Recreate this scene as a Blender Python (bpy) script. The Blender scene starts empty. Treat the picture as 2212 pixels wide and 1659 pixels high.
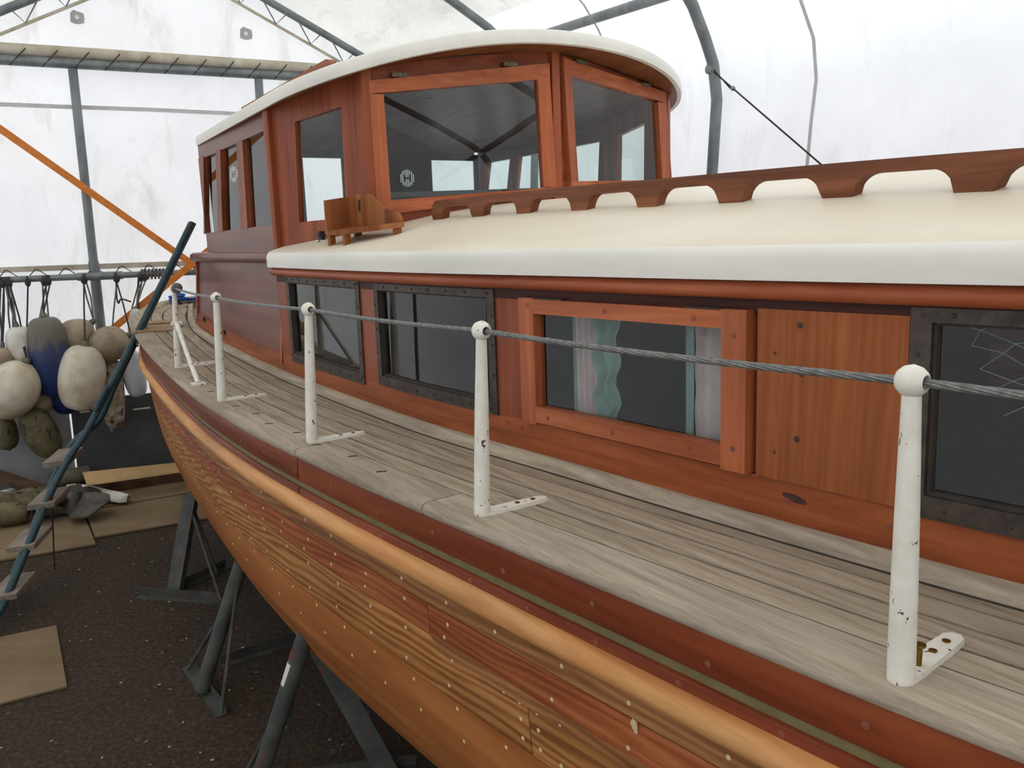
import bpy, math, random
import numpy as np
from mathutils import Matrix, Vector
random.seed(7)
SC = bpy.context.scene
COL = SC.collection

# ------------------------------------------------------------------ camera
F = 1850.0; PITCH = math.radians(12.9); CX, CY = 1106.0, 829.5; H = 2.25
cam = bpy.data.cameras.new('camera'); camo = bpy.data.objects.new('camera', cam)
COL.objects.link(camo); SC.camera = camo
camo.location = (0, 0, H); camo.rotation_euler = (math.pi/2 - PITCH, 0, 0)
cam.sensor_fit = 'HORIZONTAL'; cam.sensor_width = 36; cam.lens = 36*F/2212
cam.clip_start = 0.02; cam.clip_end = 200

# ------------------------------------------------------------------ world and exposure
w = bpy.data.worlds.new('world'); SC.world = w; w.use_nodes = True
bg = w.node_tree.nodes['Background']
bg.inputs[0].default_value = (0.97, 0.985, 1.0, 1); bg.inputs[1].default_value = 3.7
SC.view_settings.view_transform = 'Standard'; SC.view_settings.look = 'None'
SC.view_settings.gamma = 1; SC.view_settings.use_curve_mapping = False
SC.view_settings.exposure = -0.38

# ------------------------------------------------------------------ frames of reference
def V(*a): return np.array(a, float)
C = V(0, 0, H)
def ray(x, y):
    u = (x-CX)/F; v = (y-CY)/F; c, s = math.cos(PITCH), math.sin(PITCH)
    return V(u, c - v*s, -(s + v*c))
def atz(x, y, z): r = ray(x, y); return C + r*((z-H)/r[2])
def atD(x, y, D): r = ray(x, y); return C + r*(D/r[1])
A1 = math.radians(33.2); A2 = math.radians(3.7)          # boat heading and trim (bow up)
Nv = V(math.cos(A1), math.sin(A1), 0)
Uv = V(-math.sin(A1)*math.cos(A2), math.cos(A1)*math.cos(A2), -math.sin(A2))
Tv = np.cross(Nv, Uv)
P0 = V(.756*.7, 1.495*.7, H-.934*.7)
def W(n, s, t): return P0 + Nv*n + Uv*s + Tv*t           # boat (n,s,t) -> world
def toB(p): d = p-P0; return V(d@Nv, d@Uv, d@Tv)
def bpl(x, y, axis, val):
    v = {'n': Nv, 's': Uv, 't': Tv}[axis]; r = ray(x, y)
    return toB(C + r*((val-(C-P0)@v)/(r@v)))
TA = math.radians(26.7)                                   # tent axis
Ta = V(-math.sin(TA), math.cos(TA), 0); Tl = V(math.cos(TA), math.sin(TA), 0)
def TW(l, a, z): return Tl*l + Ta*a + V(0, 0, z)
def onA(x, y, a): r = ray(x, y); p = C + r*(a/(r@Ta)); return V(p@Tl, a, p[2])
def onL(x, y, l): r = ray(x, y); p = C + r*(l/(r@Tl)); return V(l, p@Ta, p[2])

def spline(xs, ys):
    xs = np.array(xs, float); ys = np.array(ys, float); n = len(xs)
    h = np.diff(xs); d = np.diff(ys)/h; m = np.zeros(n)
    for i in range(1, n-1):
        if d[i-1]*d[i] > 0:
            w1 = 2*h[i]+h[i-1]; w2 = h[i]+2*h[i-1]; m[i] = (w1+w2)/(w1/d[i-1]+w2/d[i])
    m[0] = d[0]; m[-1] = d[-1]
    def f(x):
        x = min(max(x, xs[0]), xs[-1]); i = min(max(int(np.searchsorted(xs, x))-1, 0), n-2)
        t = (x-xs[i])/h[i]; t2 = t*t; t3 = t2*t
        return float((2*t3-3*t2+1)*ys[i] + (t3-2*t2+t)*h[i]*m[i] + (-2*t3+3*t2)*ys[i+1] + (t3-t2)*h[i]*m[i+1])
    return f

# ------------------------------------------------------------------ materials
def lin(c):
    return tuple(((v/255)/12.92 if v/255 <= .04045 else ((v/255+.055)/1.055)**2.4) for v in c) + (1,)
MATS = {}
def newmat(name):
    m = bpy.data.materials.new(name); m.use_nodes = True
    nt = m.node_tree; p = nt.nodes['Principled BSDF']; MATS[name] = m
    return m, nt, p
def N(nt, t, **k):
    n = nt.nodes.new(t)
    for a, b in k.items(): setattr(n, a, b)
    return n
def coords(nt, scale, rnd=True, loc=(0, 0, 0)):
    tc = N(nt, 'ShaderNodeTexCoord'); mp = N(nt, 'ShaderNodeMapping')
    mp.inputs['Scale'].default_value = scale
    if rnd:
        oi = N(nt, 'ShaderNodeObjectInfo'); mu = N(nt, 'ShaderNodeMath', operation='MULTIPLY'); mu.inputs[1].default_value = 37.0
        nt.links.new(oi.outputs['Random'], mu.inputs[0])
        ad = N(nt, 'ShaderNodeVectorMath', operation='ADD')
        nt.links.new(tc.outputs['Object'], ad.inputs[0]); nt.links.new(mu.outputs[0], ad.inputs[1])
        nt.links.new(ad.outputs[0], mp.inputs[0])
    else:
        nt.links.new(tc.outputs['Object'], mp.inputs[0])
    return mp.outputs[0]
def noise(nt, vec, scale, detail=4, rough=.55, dist=0):
    n = N(nt, 'ShaderNodeTexNoise'); n.inputs['Scale'].default_value = scale; n.inputs['Detail'].default_value = detail
    n.inputs['Roughness'].default_value = rough; n.inputs['Distortion'].default_value = dist
    nt.links.new(vec, n.inputs['Vector']); return n.outputs['Fac']
def ramp(nt, fac, stops):
    r = N(nt, 'ShaderNodeValToRGB'); e = r.color_ramp.elements
    while len(e) < len(stops): e.new(.5)
    for el, (p, c) in zip(e, stops): el.position = p; el.color = c
    nt.links.new(fac, r.inputs[0]); return r.outputs[0]
def mixc(nt, f, a, b, mode='MIX'):
    m = N(nt, 'ShaderNodeMix', data_type='RGBA', blend_type=mode)
    for s, v in ((0, f), (6, a), (7, b)):
        if hasattr(v, 'is_linked') or hasattr(v, 'node'): nt.links.new(v, m.inputs[s])
        else: m.inputs[s].default_value = v
    return m.outputs[2]
def bump(nt, p, h, strength=.2, dist=.01):
    b = N(nt, 'ShaderNodeBump'); b.inputs['Strength'].default_value = strength; b.inputs['Distance'].default_value = dist
    nt.links.new(h, b.inputs['Height']); nt.links.new(b.outputs[0], p.inputs['Normal'])
AX = {'y': (1, .05, 1), 'z': (1, 1, .05), 'x': (.05, 1, 1)}
def wood(name, dark, mid, light, axis='y', scale=22, rough=.35, coat=.35, figure=0, fine=.5, var=.12, bmp=.15, lo=.3, hi=.72):
    m, nt, p = newmat(name)
    k = AX[axis]
    v = coords(nt, k)
    f = noise(nt, v, scale, 5, .6, .6)
    if figure:
        wv = N(nt, 'ShaderNodeTexWave', wave_type='BANDS', bands_direction='DIAGONAL')
        v2 = coords(nt, (1, .1, 1) if axis == 'y' else k)
        nt.links.new(v2, wv.inputs['Vector']); wv.inputs['Scale'].default_value = scale*1.5
        wv.inputs['Distortion'].default_value = 11; wv.inputs['Detail'].default_value = 2.0; wv.inputs['Detail Scale'].default_value = .5
        mm = N(nt, 'ShaderNodeMix', data_type='FLOAT'); mm.inputs[0].default_value = figure
        nt.links.new(f, mm.inputs[2]); nt.links.new(wv.outputs['Fac'], mm.inputs[3]); f = mm.outputs[0]
    base = ramp(nt, f, [(lo, lin(dark)), ((lo+hi)/2, lin(mid)), (hi, lin(light))])
    g = noise(nt, v, scale*6, 3, .6)
    col = mixc(nt, fine*.5, base, ramp(nt, g, [(.3, (.35, .3, .27, 1)), (.7, (1, 1, 1, 1))]), 'MULTIPLY')
    big = noise(nt, coords(nt, (1, .35, 1)), 3.0, 3)
    col = mixc(nt, .55, col, ramp(nt, big, [(.3, (.62, .58, .56, 1)), (.7, (1.15, 1.12, 1.08, 1))]), 'MULTIPLY')
    if var:
        oi = N(nt, 'ShaderNodeObjectInfo'); hs = N(nt, 'ShaderNodeHueSaturation')
        mr = N(nt, 'ShaderNodeMapRange'); mr.inputs[3].default_value = 1-var; mr.inputs[4].default_value = 1+var
        nt.links.new(oi.outputs['Random'], mr.inputs[0]); nt.links.new(mr.outputs[0], hs.inputs['Value']); nt.links.new(col, hs.inputs['Color']); col = hs.outputs[0]
    nt.links.new(col, p.inputs['Base Color'])
    p.inputs['Roughness'].default_value = rough+.12; p.inputs['Specular IOR Level'].default_value = .2; p.inputs['Coat Weight'].default_value = coat*.3; p.inputs['Coat Roughness'].default_value = .2
    if bmp: bump(nt, p, g, bmp, .002)
    return m
def paint(name, c1, c2, scale=6, rough=.5, chips=None, chip_scale=60, chip_at=.7, metallic=0, bmp=.1, stretch=(1, 1, 1), lo=.35, hi=.65):
    m, nt, p = newmat(name)
    v = coords(nt, stretch)
    f = noise(nt, v, scale, 5, .6)
    col = ramp(nt, f, [(lo, lin(c1)), (hi, lin(c2))])
    if chips:
        cf = noise(nt, coords(nt, (1, 1, .6)), chip_scale, 3, .6)
        r = ramp(nt, cf, [(chip_at, (0, 0, 0, 1)), (chip_at+.015, (1, 1, 1, 1))])
        col = mixc(nt, r, col, lin(chips))
    nt.links.new(col, p.inputs['Base Color']); p.inputs['Roughness'].default_value = rough; p.inputs['Metallic'].default_value = metallic
    if bmp: bump(nt, p, f, bmp, .004)
    return m

wood('mahogany', (124, 64, 33), (158, 84, 46), (178, 102, 60), 'y', 20, .32, .4, var=.05, fine=.3)
wood('mahogany_vertical', (120, 58, 33), (150, 76, 45), (170, 94, 59), 'z', 16, .32, .4, var=.06, fine=.3)
wood('mahogany_cross', (120, 58, 33), (150, 76, 45), (170, 94, 59), 'x', 16, .32, .4, var=.06, fine=.3)
wood('mahogany_panel', (140, 76, 36), (158, 88, 43), (172, 102, 54), 'z', 22, .35, .35, figure=.12, var=0, fine=.35)
wood('window_frame_wood', (160, 84, 48), (182, 100, 60), (200, 120, 76), 'y', 24, .3, .4, var=.04, fine=.35)
wood('window_frame_upright', (156, 82, 48), (178, 98, 60), (198, 118, 76), 'z', 24, .3, .4, var=.04, fine=.35)
wood('house_side_wood', (96, 54, 44), (118, 70, 58), (134, 86, 72), 'y', 14, .22, .6, var=.02, fine=.3)
wood('bead_wood', (150, 76, 46), (172, 92, 58), (188, 110, 74), 'y', 24, .32, .4, var=0, fine=.3)
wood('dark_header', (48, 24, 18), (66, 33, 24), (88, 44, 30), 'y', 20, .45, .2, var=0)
wood('sheer_strake_wood', (102, 47, 27), (134, 64, 37), (156, 82, 48), 'y', 14, .3, .4, var=.05, fine=.4)
wood('rub_rail_wood', (196, 132, 76), (218, 156, 95), (232, 178, 118), 'y', 26, .4, .3, var=0, fine=.25)
wood('plank_tan', (112, 70, 42), (150, 100, 60), (176, 128, 82), 'y', 16, .4, .3, figure=.2, var=.04, fine=.4)
wood('plank_red', (128, 64, 36), (160, 88, 48), (182, 110, 66), 'y', 18, .4, .3, figure=.22, var=.04, fine=.4)
wood('plank_grain', (134, 83, 42), (174, 117, 64), (194, 140, 86), 'y', 18, .4, .3, figure=.3, var=.04, fine=.4)
wood('plank_plain', (150, 88, 45), (172, 106, 56), (188, 122, 70), 'y', 10, .42, .3, var=.03, fine=.25)
wood('teak_grey', (146, 132, 113), (178, 163, 142), (196, 182, 162), 'y', 60, .85, 0, var=.07, fine=.7, bmp=.3)
wood('teak_cover', (156, 143, 125), (180, 167, 148), (198, 186, 168), 'y', 50, .85, 0, var=.03, fine=.65, bmp=.3)
wood('handrail_wood', (92, 54, 35), (124, 74, 48), (148, 94, 64), 'y', 22, .5, .1, var=0, fine=.5)
wood('old_board', (116, 66, 34), (146, 84, 44), (168, 112, 66), 'z', 7, .6, .1, var=.05, fine=.4, lo=.35, hi=.6)
wood('soffit_wood', (104, 62, 36), (132, 80, 46), (156, 102, 62), 'y', 10, .35, .4, var=0)
wood('tread_wood', (120, 110, 98), (146, 136, 124), (164, 154, 142), 'y', 24, .85, 0, var=.08)
wood('plywood', (122, 105, 80), (134, 116, 90), (146, 128, 102), 'x', 3, .85, 0, var=.06, fine=.2)
wood('rough_timber', (70, 54, 40), (98, 78, 58), (122, 100, 76), 'x', 16, .9, 0, var=.1)
paint('cream_roof', (222, 210, 186), (234, 224, 202), 2.2, .42, bmp=.05, stretch=(1, .5, 1))
paint('white_fascia', (220, 217, 207), (236, 232, 222), 5, .4, bmp=.06, stretch=(1, .25, 1))
paint('white_enamel', (224, 218, 202), (238, 233, 220), 22, .4, (84, 72, 62), 62, .655, bmp=.25)
paint('bronze', (58, 50, 44), (84, 74, 66), 30, .5, metallic=.55, bmp=.15)
paint('hinge_bronze', (84, 70, 48), (112, 96, 68), 30, .5, metallic=.4)
paint('brass', (150, 116, 52), (120, 90, 40), 30, .35, metallic=.9)
paint('olive_cove', (104, 92, 58), (122, 108, 70), 20, .6)
paint('seam_dark', (48, 41, 36), (62, 54, 47), 20, .8)
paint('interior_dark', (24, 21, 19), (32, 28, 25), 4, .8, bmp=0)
paint('interior_shelf', (70, 66, 66), (86, 82, 82), 4, .7)
paint('galvanised', (104, 110, 112), (136, 141, 142), 9, .5, metallic=.35, bmp=.1, stretch=(1, 1, .4))
paint('stand_steel', (60, 64, 62), (84, 86, 80), 12, .7, (96, 66, 46), 25, .62, metallic=.1, bmp=.2)
paint('rope_grey', (84, 80, 74), (116, 110, 102), 60, .9)
paint('rope_dark', (40, 38, 38), (66, 62, 60), 60, .9)
paint('wire_rope', (104, 104, 102), (138, 138, 134), 80, .45, metallic=.5)
paint('strap_orange', (204, 116, 40), (224, 136, 56), 30, .7)
paint('ladder_blue', (22, 54, 64), (40, 74, 82), 8, .5, (62, 52, 44), 26, .6, bmp=.15)
paint('tarp_beige', (176, 164, 142), (206, 198, 182), 7, .8)
paint('fender_white', (186, 180, 164), (222, 218, 206), 5, .5, bmp=.1)
paint('fender_cream', (168, 148, 112), (214, 206, 186), 5, .55, bmp=.15, lo=.3, hi=.6)
paint('fender_tan', (128, 110, 88), (168, 150, 126), 8, .6, bmp=.15)
paint('fender_mottled', (120, 106, 86), (184, 172, 150), 16, .65, (70, 56, 44), 30, .6, bmp=.2)
paint('fender_olive', (74, 68, 44), (116, 106, 74), 9, .7, (48, 42, 30), 18, .6, bmp=.2)
paint('fender_pale_blue', (176, 182, 192), (204, 208, 214), 5, .5)
paint('fender_grime', (78, 80, 66), (120, 118, 98), 8, .65, bmp=.15)
paint('pale_board', (132, 134, 134), (150, 151, 150), 4, .7)
paint('grey_board', (62, 66, 66), (80, 83, 82), 5, .7)
paint('plate_tan', (142, 112, 82), (164, 134, 102), 8, .7)
paint('cardboard', (176, 144, 96), (198, 166, 118), 4, .85)
paint('white_plastic', (206, 202, 192), (228, 226, 218), 6, .5)
paint('propeller_bronze', (70, 68, 62), (104, 100, 90), 10, .6, metallic=.4)
paint('black_plastic', (22, 22, 23), (34, 34, 35), 10, .4)
paint('blue_rope', (24, 76, 160), (40, 98, 184), 30, .7)
paint('teal_cloth', (106, 130, 127), (130, 152, 148), 12, .8)
paint('pink_cloth', (182, 156, 158), (206, 184, 184), 10, .85)
paint('net_cord', (148, 150, 146), (168, 168, 164), 30, .8)
paint('plug_pale', (206, 184, 138), (222, 202, 160), 30, .5)
paint('plug_red', (118, 60, 40), (140, 78, 54), 30, .5)
paint('plug_dark', (58, 34, 26), (76, 44, 32), 30, .5)
paint('white_decal', (225, 228, 228), (235, 238, 238), 5, .6, bmp=0)
paint('putty', (196, 170, 124), (214, 190, 146), 30, .6)
paint('patch_grey', (176, 168, 168), (190, 184, 182), 20, .8)

# blue fender fading to grime near its top
m, nt, p = newmat('fender_blue')
tc = N(nt, 'ShaderNodeTexCoord'); sp = N(nt, 'ShaderNodeSeparateXYZ'); nt.links.new(tc.outputs['Generated'], sp.inputs[0])
nz = noise(nt, tc.outputs['Generated'], 4, 4); ad = N(nt, 'ShaderNodeMath', operation='ADD'); mu = N(nt, 'ShaderNodeMath', operation='MULTIPLY'); mu.inputs[1].default_value = .5
nt.links.new(nz, mu.inputs[0]); nt.links.new(mu.outputs[0], ad.inputs[0]); nt.links.new(sp.outputs[2], ad.inputs[1])
nt.links.new(ramp(nt, ad.outputs[0], [(.62, lin((22, 40, 92))), (.88, lin((58, 66, 92))), (1.12, lin((104, 98, 88)))]), p.inputs['Base Color']); p.inputs['Roughness'].default_value = .5

def fabric(name, c1, c2, stain, trans=.5, bscale=3.0, bstr=.25):
    m, nt, p = newmat(name); nt.nodes.remove(p)
    out = nt.nodes['Material Output']
    v = coords(nt, (1, 1, 1), rnd=False)
    f = noise(nt, v, 1.3, 4, .6)
    col = ramp(nt, f, [(.3, lin(c1)), (.7, lin(c2))])
    vs = coords(nt, (1.6, 1.6, .45), rnd=False); vs.node.inputs['Rotation'].default_value = (0, .45, 0)
    sf = noise(nt, vs, 2.2, 6, .65, .8)
    col = mixc(nt, ramp(nt, sf, [(.53, (0, 0, 0, 1)), (.74, (.6, .6, .6, 1))]), col, lin(stain))
    d = N(nt, 'ShaderNodeBsdfDiffuse'); t = N(nt, 'ShaderNodeBsdfTranslucent'); mx = N(nt, 'ShaderNodeMixShader')
    mx.inputs[0].default_value = trans
    nt.links.new(col, d.inputs[0]); nt.links.new(col, t.inputs[0])
    bn = noise(nt, coords(nt, (1, 1, .4), rnd=False), bscale, 5, .55, .6)
    b = N(nt, 'ShaderNodeBump'); b.inputs['Strength'].default_value = bstr; b.inputs['Distance'].default_value = .05
    nt.links.new(bn, b.inputs['Height']); nt.links.new(b.outputs[0], d.inputs['Normal']); nt.links.new(b.outputs[0], t.inputs['Normal'])
    nt.links.new(d.outputs[0], mx.inputs[1]); nt.links.new(t.outputs[0], mx.inputs[2]); nt.links.new(mx.outputs[0], out.inputs[0])
    return m
fabric('tent_wall', (222, 223, 225), (234, 235, 237), (188, 182, 170), bstr=.5)
fabric('tent_side', (222, 224, 228), (234, 236, 239), (204, 204, 204), trans=.48, bscale=1.6, bstr=.7)
fabric('tent_roof', (196, 196, 191), (216, 216, 211), (172, 168, 158), trans=.46, bscale=18, bstr=.5)

m, nt, p = newmat('glass'); nt.nodes.remove(p)
gl = N(nt, 'ShaderNodeBsdfGlossy'); gl.inputs['Roughness'].default_value = 0.0
tr = N(nt, 'ShaderNodeBsdfTransparent'); tr.inputs[0].default_value = (.9, .94, .93, 1)
fr = N(nt, 'ShaderNodeFresnel'); fr.inputs[0].default_value = 1.62; mx = N(nt, 'ShaderNodeMixShader')
ge = N(nt, 'ShaderNodeNewGeometry'); inv = N(nt, 'ShaderNodeMath', operation='SUBTRACT'); inv.inputs[0].default_value = 1.0; mlt = N(nt, 'ShaderNodeMath', operation='MULTIPLY')
nt.links.new(ge.outputs['Backfacing'], inv.inputs[1]); nt.links.new(inv.outputs[0], mlt.inputs[0]); nt.links.new(fr.outputs[0], mlt.inputs[1]); nt.links.new(mlt.outputs[0], mx.inputs[0]); nt.links.new(tr.outputs[0], mx.inputs[1]); nt.links.new(gl.outputs[0], mx.inputs[2])
nt.links.new(mx.outputs[0], nt.nodes['Material Output'].inputs[0])

m, nt, p = newmat('soil')
v = coords(nt, (1, 1, 1), rnd=False)
a = noise(nt, v, 1.1, 5, .6); b2 = noise(nt, v, 45, 5, .7); c2_ = noise(nt, v, 190, 2, .6)
col = ramp(nt, b2, [(.28, lin((36, 28, 21))), (.5, lin((70, 56, 42))), (.72, lin((104, 85, 64)))])
col = mixc(nt, .7, col, ramp(nt, a, [(.35, (.62, .62, .64, 1)), (.65, (1.1, 1.02, .95, 1))]), 'MULTIPLY')
col = mixc(nt, ramp(nt, c2_, [(.71, (0, 0, 0, 1)), (.74, (.8, .8, .8, 1))]), col, lin((150, 132, 108)))
nt.links.new(col, p.inputs['Base Color']); p.inputs['Roughness'].default_value = .95; bump(nt, p, b2, .9, .03)
paint('pebble', (58, 48, 38), (104, 88, 70), 30, .9)

# ------------------------------------------------------------------ mesh helpers
def mesh(name, verts, faces, mats, angle=.7, idx=None):
    me = bpy.data.meshes.new(name)
    me.from_pydata([tuple(float(c) for c in v) for v in verts], [], faces); me.update()
    for mm in (mats if isinstance(mats, (list, tuple)) else [mats]): me.materials.append(MATS[mm])
    if idx is not None: me.polygons.foreach_set('material_index', idx)
    import bmesh
    bm = bmesh.new(); bm.from_mesh(me); bmesh.ops.recalc_face_normals(bm, faces=bm.faces); bm.to_mesh(me); bm.free()
    if angle:
        me.polygons.foreach_set('use_smooth', [True]*len(me.polygons)); me.set_sharp_from_angle(angle=angle)
    return me
def link(name, me, parent=None):
    o = bpy.data.objects.new(name, me); COL.objects.link(o)
    if parent is not None: o.parent = parent
    return o
def obj(name, verts, faces, mats, parent=None, angle=.7, idx=None):
    return link(name, mesh(name, verts, faces, mats, angle, idx), parent)
def tag(o, label, cat, group=None, kind=None):
    o['label'] = label; o['category'] = cat
    if group: o['group'] = group
    if kind: o['kind'] = kind
    return o
def empty(name, loc, M=None):
    o = bpy.data.objects.new(name, None); COL.objects.link(o); o.empty_display_size = .1
    o.matrix_world = (M if M is not None else Matrix.Translation(Vector(loc)))
    return o
class MB:
    def __init__(s): s.v = []; s.f = []
    def add(s, v, f):
        k = len(s.v); s.v += [np.array(a, float) for a in v]; s.f += [tuple(i+k for i in q) for q in f]; return s
    def prism(s, bot, top):
        n = len(bot)
        return s.add(list(bot)+list(top), [tuple(range(n))[::-1], tuple(range(n, 2*n))] + [(i, (i+1) % n, n+(i+1) % n, n+i) for i in range(n)])
    def box(s, c, h, R=None):
        c = np.array(c, float); R = np.eye(3) if R is None else R
        f = lambda x, y, z: c + R[0]*(x*h[0]) + R[1]*(y*h[1]) + R[2]*(z*h[2])
        return s.prism([f(-1, -1, -1), f(1, -1, -1), f(1, 1, -1), f(-1, 1, -1)], [f(-1, -1, 1), f(1, -1, 1), f(1, 1, 1), f(-1, 1, 1)])
    def tube(s, pts, r, sides=10, cap=True, flat=None):
        pts = [np.array(p, float) for p in pts]; n = len(pts)
        rs = r if hasattr(r, '__len__') else [r]*n
        up = None; rings = []
        for i, p in enumerate(pts):
            d = pts[min(i+1, n-1)] - pts[max(i-1, 0)]; d = d/(np.linalg.norm(d)+1e-12)
            if up is None:
                up = V(0, 0, 1) if abs(d[2]) < .9 else V(1, 0, 0)
            x = np.cross(up, d); x /= (np.linalg.norm(x)+1e-12); up = np.cross(d, x)
            e = flat if flat else 1
            rings.append([p + rs[i]*(math.cos(t)*x + math.sin(t)*up*e) for t in np.linspace(0, 2*math.pi, sides, endpoint=False)])
        vs = [v for q in rings for v in q]; fs = []
        for i in range(n-1):
            for j in range(sides):
                k = (j+1) % sides; fs.append((i*sides+j, i*sides+k, (i+1)*sides+k, (i+1)*sides+j))
        if cap: fs += [tuple(range(sides))[::-1], tuple((n-1)*sides+j for j in range(sides))]
        return s.add(vs, fs)
    def grid(s, G, close=False):
        a, b = len(G), len(G[0]); vs = [v for r in G for v in r]; fs = []
        for i in range(a-1):
            for j in range(b if close else b-1):
                k = (j+1) % b; fs.append((i*b+j, i*b+k, (i+1)*b+k, (i+1)*b+j))
        return s.add(vs, fs)
    def slab(s, G, H_):                      # closed body between two equal grids
        a, b = len(G), len(G[0]); n = a*b
        vs = [v for r in G for v in r] + [v for r in H_ for v in r]; fs = []
        for i in range(a-1):
            for j in range(b-1):
                q = (i*b+j, i*b+j+1, (i+1)*b+j+1, (i+1)*b+j); fs += [q, tuple(n+x for x in q[::-1])]
        edge = [j for j in range(b)] + [i*b+b-1 for i in range(1, a)] + [(a-1)*b+j for j in range(b-2, -1, -1)] + [i*b for i in range(a-2, 0, -1)]
        for i in range(len(edge)):
            p, q = edge[i], edge[(i+1) % len(edge)]; fs.append((p, n+p, n+q, q))
        return s.add(vs, fs)
    def lathe(s, prof, c, ax=V(0, 0, 1), sides=20):
        ax = ax/np.linalg.norm(ax); u = V(1, 0, 0) if abs(ax[0]) < .9 else V(0, 1, 0)
        x = np.cross(ax, u); x /= np.linalg.norm(x); y = np.cross(ax, x)
        G = [[np.array(c, float) + ax*h + r*(math.cos(t)*x+math.sin(t)*y) for t in np.linspace(0, 2*math.pi, sides, endpoint=False)] for r, h in prof]
        k = len(s.v); s.grid(G, True); n = len(G)
        s.f += [tuple(k+j for j in range(sides))[::-1], tuple(k+(n-1)*sides+j for j in range(sides))]
        return s
    def out(s, name, mat, parent=None, angle=.7): return obj(name, s.v, s.f, mat, parent, angle)
def tp(*pts): return [TW(*p) for p in pts]

# ================================================================== SETTING: ground and tent
def struct(o): o['kind'] = 'structure'; return o
R_ = 26
floor = struct(obj('floor', [(-R_, -R_, 0), (R_, -R_, 0), (R_, R_, 0), (-R_, R_, 0)], [(0, 1, 2, 3)], 'soil', angle=0))
AB = 7.456; LR = 3.6; LL = -1.9; AF = -4.0; RIDGE = .854
def zmain(l): return 5.094 - .487*l
main_r = [(LR, 2.82), (3.56, 3.02), (3.49, 3.16), (3.39, 3.33), (3.27, 3.47), (3.13, 3.58)] + [(l, zmain(l)+.02) for l in (2.7, 2.2, 1.7, 1.2, RIDGE)]
def zback(l): return 3.712 - .487*(l-1.532) + .035
back_r = [(3.42, 2.5), (3.38, 2.62), (3.32, 2.72), (3.22, 2.82), (3.1, 2.92), (2.95, zback(2.95))] + [(l, zback(l)) for l in (2.6, 2.15, 1.7, 1.2, RIDGE)]
def mirror(pr, lw): k = (RIDGE-lw)/(pr[0][0]-RIDGE); return [(RIDGE-(l-RIDGE)*k, z) for l, z in pr[-2::-1]]
main = main_r + mirror(main_r, LL); back = back_r + mirror(back_r, LL+.15)
def lerp(p, q, t): return [((1-t)*a[0]+t*b[0], (1-t)*a[1]+t*b[1]) for a, b in zip(p, q)]
secs = [(a, main) for a in sorted(list(np.linspace(AF, 6.7, 24))+[5.35])] + [(a, lerp(main, back, t)) for a, t in ((6.85, .12), (7.0, .3), (7.15, .52), (7.3, .76), (AB, 1))]
def sag(a, j): return .03*math.sin(a*2.9)*math.sin(j*.6)
G = [[TW(l, a, z-abs(sag(a, j))) for j, (l, z) in enumerate(pr)] for a, pr in secs]
G = [r[5:-5] for r in G]; m = MB().grid(G); nb_ = len(G[0])-1
ci = [(0 if (secs[i][0]+secs[i+1][0])/2 > 5.35 or j > 5 else 1) for i in range(len(secs)-1) for j in range(nb_)]
cl_ = struct(obj('ceiling', m.v, m.f, ['tent_roof', 'tent_side'], None, 1.5, ci))
def wrink(a, z): return .018*math.sin(3.1*a+1.2*math.sin(z*2.1)+.6) + .012*math.sin(2.0*z+1.7*a)
zz = np.linspace(0, 1, 9)
def sidewall(k):
    G = []
    for a, pr in secs:
        l, zt = pr[k]
        row = [TW(l + (wrink(a, q*zt)*(1-q) if a < 6.9 else 0), a, q*zt) for q in zz]
        G.append(row + [TW(pr[j][0], a, pr[j][1]-abs(sag(a, j if k == 0 else len(pr)+j))) for j in (range(1, 6) if k == 0 else range(-2, -7, -1))])
    return G
wr = struct(MB().grid(sidewall(0)).out('wall_right', 'tent_side', angle=1.5))
wl = struct(MB().grid(sidewall(-1)).out('wall_left', 'tent_side', angle=1.5))
def endwall(pr, a, name, mat):
    G = []
    for l, z in pr:
        G.append([TW(l, a + (.02*math.sin(l*4+q*3)*math.sin(q*math.pi)), q*z) for q in np.linspace(0, 1, 14)])
    return struct(MB().grid(G).out(name, mat, angle=1.5))
def dens(pr, k=3):
    o = []
    for p, q in zip(pr[:-1], pr[1:]): o += [(p[0]+(q[0]-p[0])*i/k, p[1]+(q[1]-p[1])*i/k) for i in range(k)]
    return o + [pr[-1]]
wb = endwall(dens(back), AB, 'wall_back', 'tent_wall'); endwall(dens(main), AF, 'wall_front', 'tent_wall')

# details welded or sewn to the fabric
def strip(pts, w, name, mat, parent, axis=None, th=.003):
    m = MB(); ax = axis if axis is not None else V(0, 0, 1)
    nrm = None; G = []; Hh = []
    for p in pts:
        G.append([p-ax*w/2, p+ax*w/2])
    d = np.cross(ax, pts[-1]-pts[0]); d /= np.linalg.norm(d)
    Hh = [[v+d*th for v in r] for r in G]
    return m.slab(G, Hh).out(name, mat, parent)
paint('seam_tape', (200, 200, 200), (210, 210, 209), 12, .7, bmp=0)
asm = onL(1760, 300, LR)[1]
def seam(a0, name, lo_, hi_, wob):
    pr_ = [(LR, z) for z in np.linspace(.3, 2.6, 8)] + main_r[:hi_]
    G_ = [[TW(l-.03, a0+wob*math.sin(i*1.3)-.011, z-.012), TW(l-.03, a0+wob*math.sin(i*1.3)+.011, z-.012)] for i, (l, z) in enumerate(pr_)]
    MB().slab(G_, [[v-Tl*.003 for v in r] for r in G_]).out(name, 'seam_tape', wr)
seam(asm, 'fabric_seam', 0, 9, .012); seam(5.35, 'fabric_seam', 0, 10, .01)
sm = [onA(x, y, AB-.03) for x, y in ((-60, 223), (150, 231), (330, 237), (520, 246))]
strip([TW(*q) for q in sm], .03, 'fabric_seam', 'seam_tape', wb)
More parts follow.
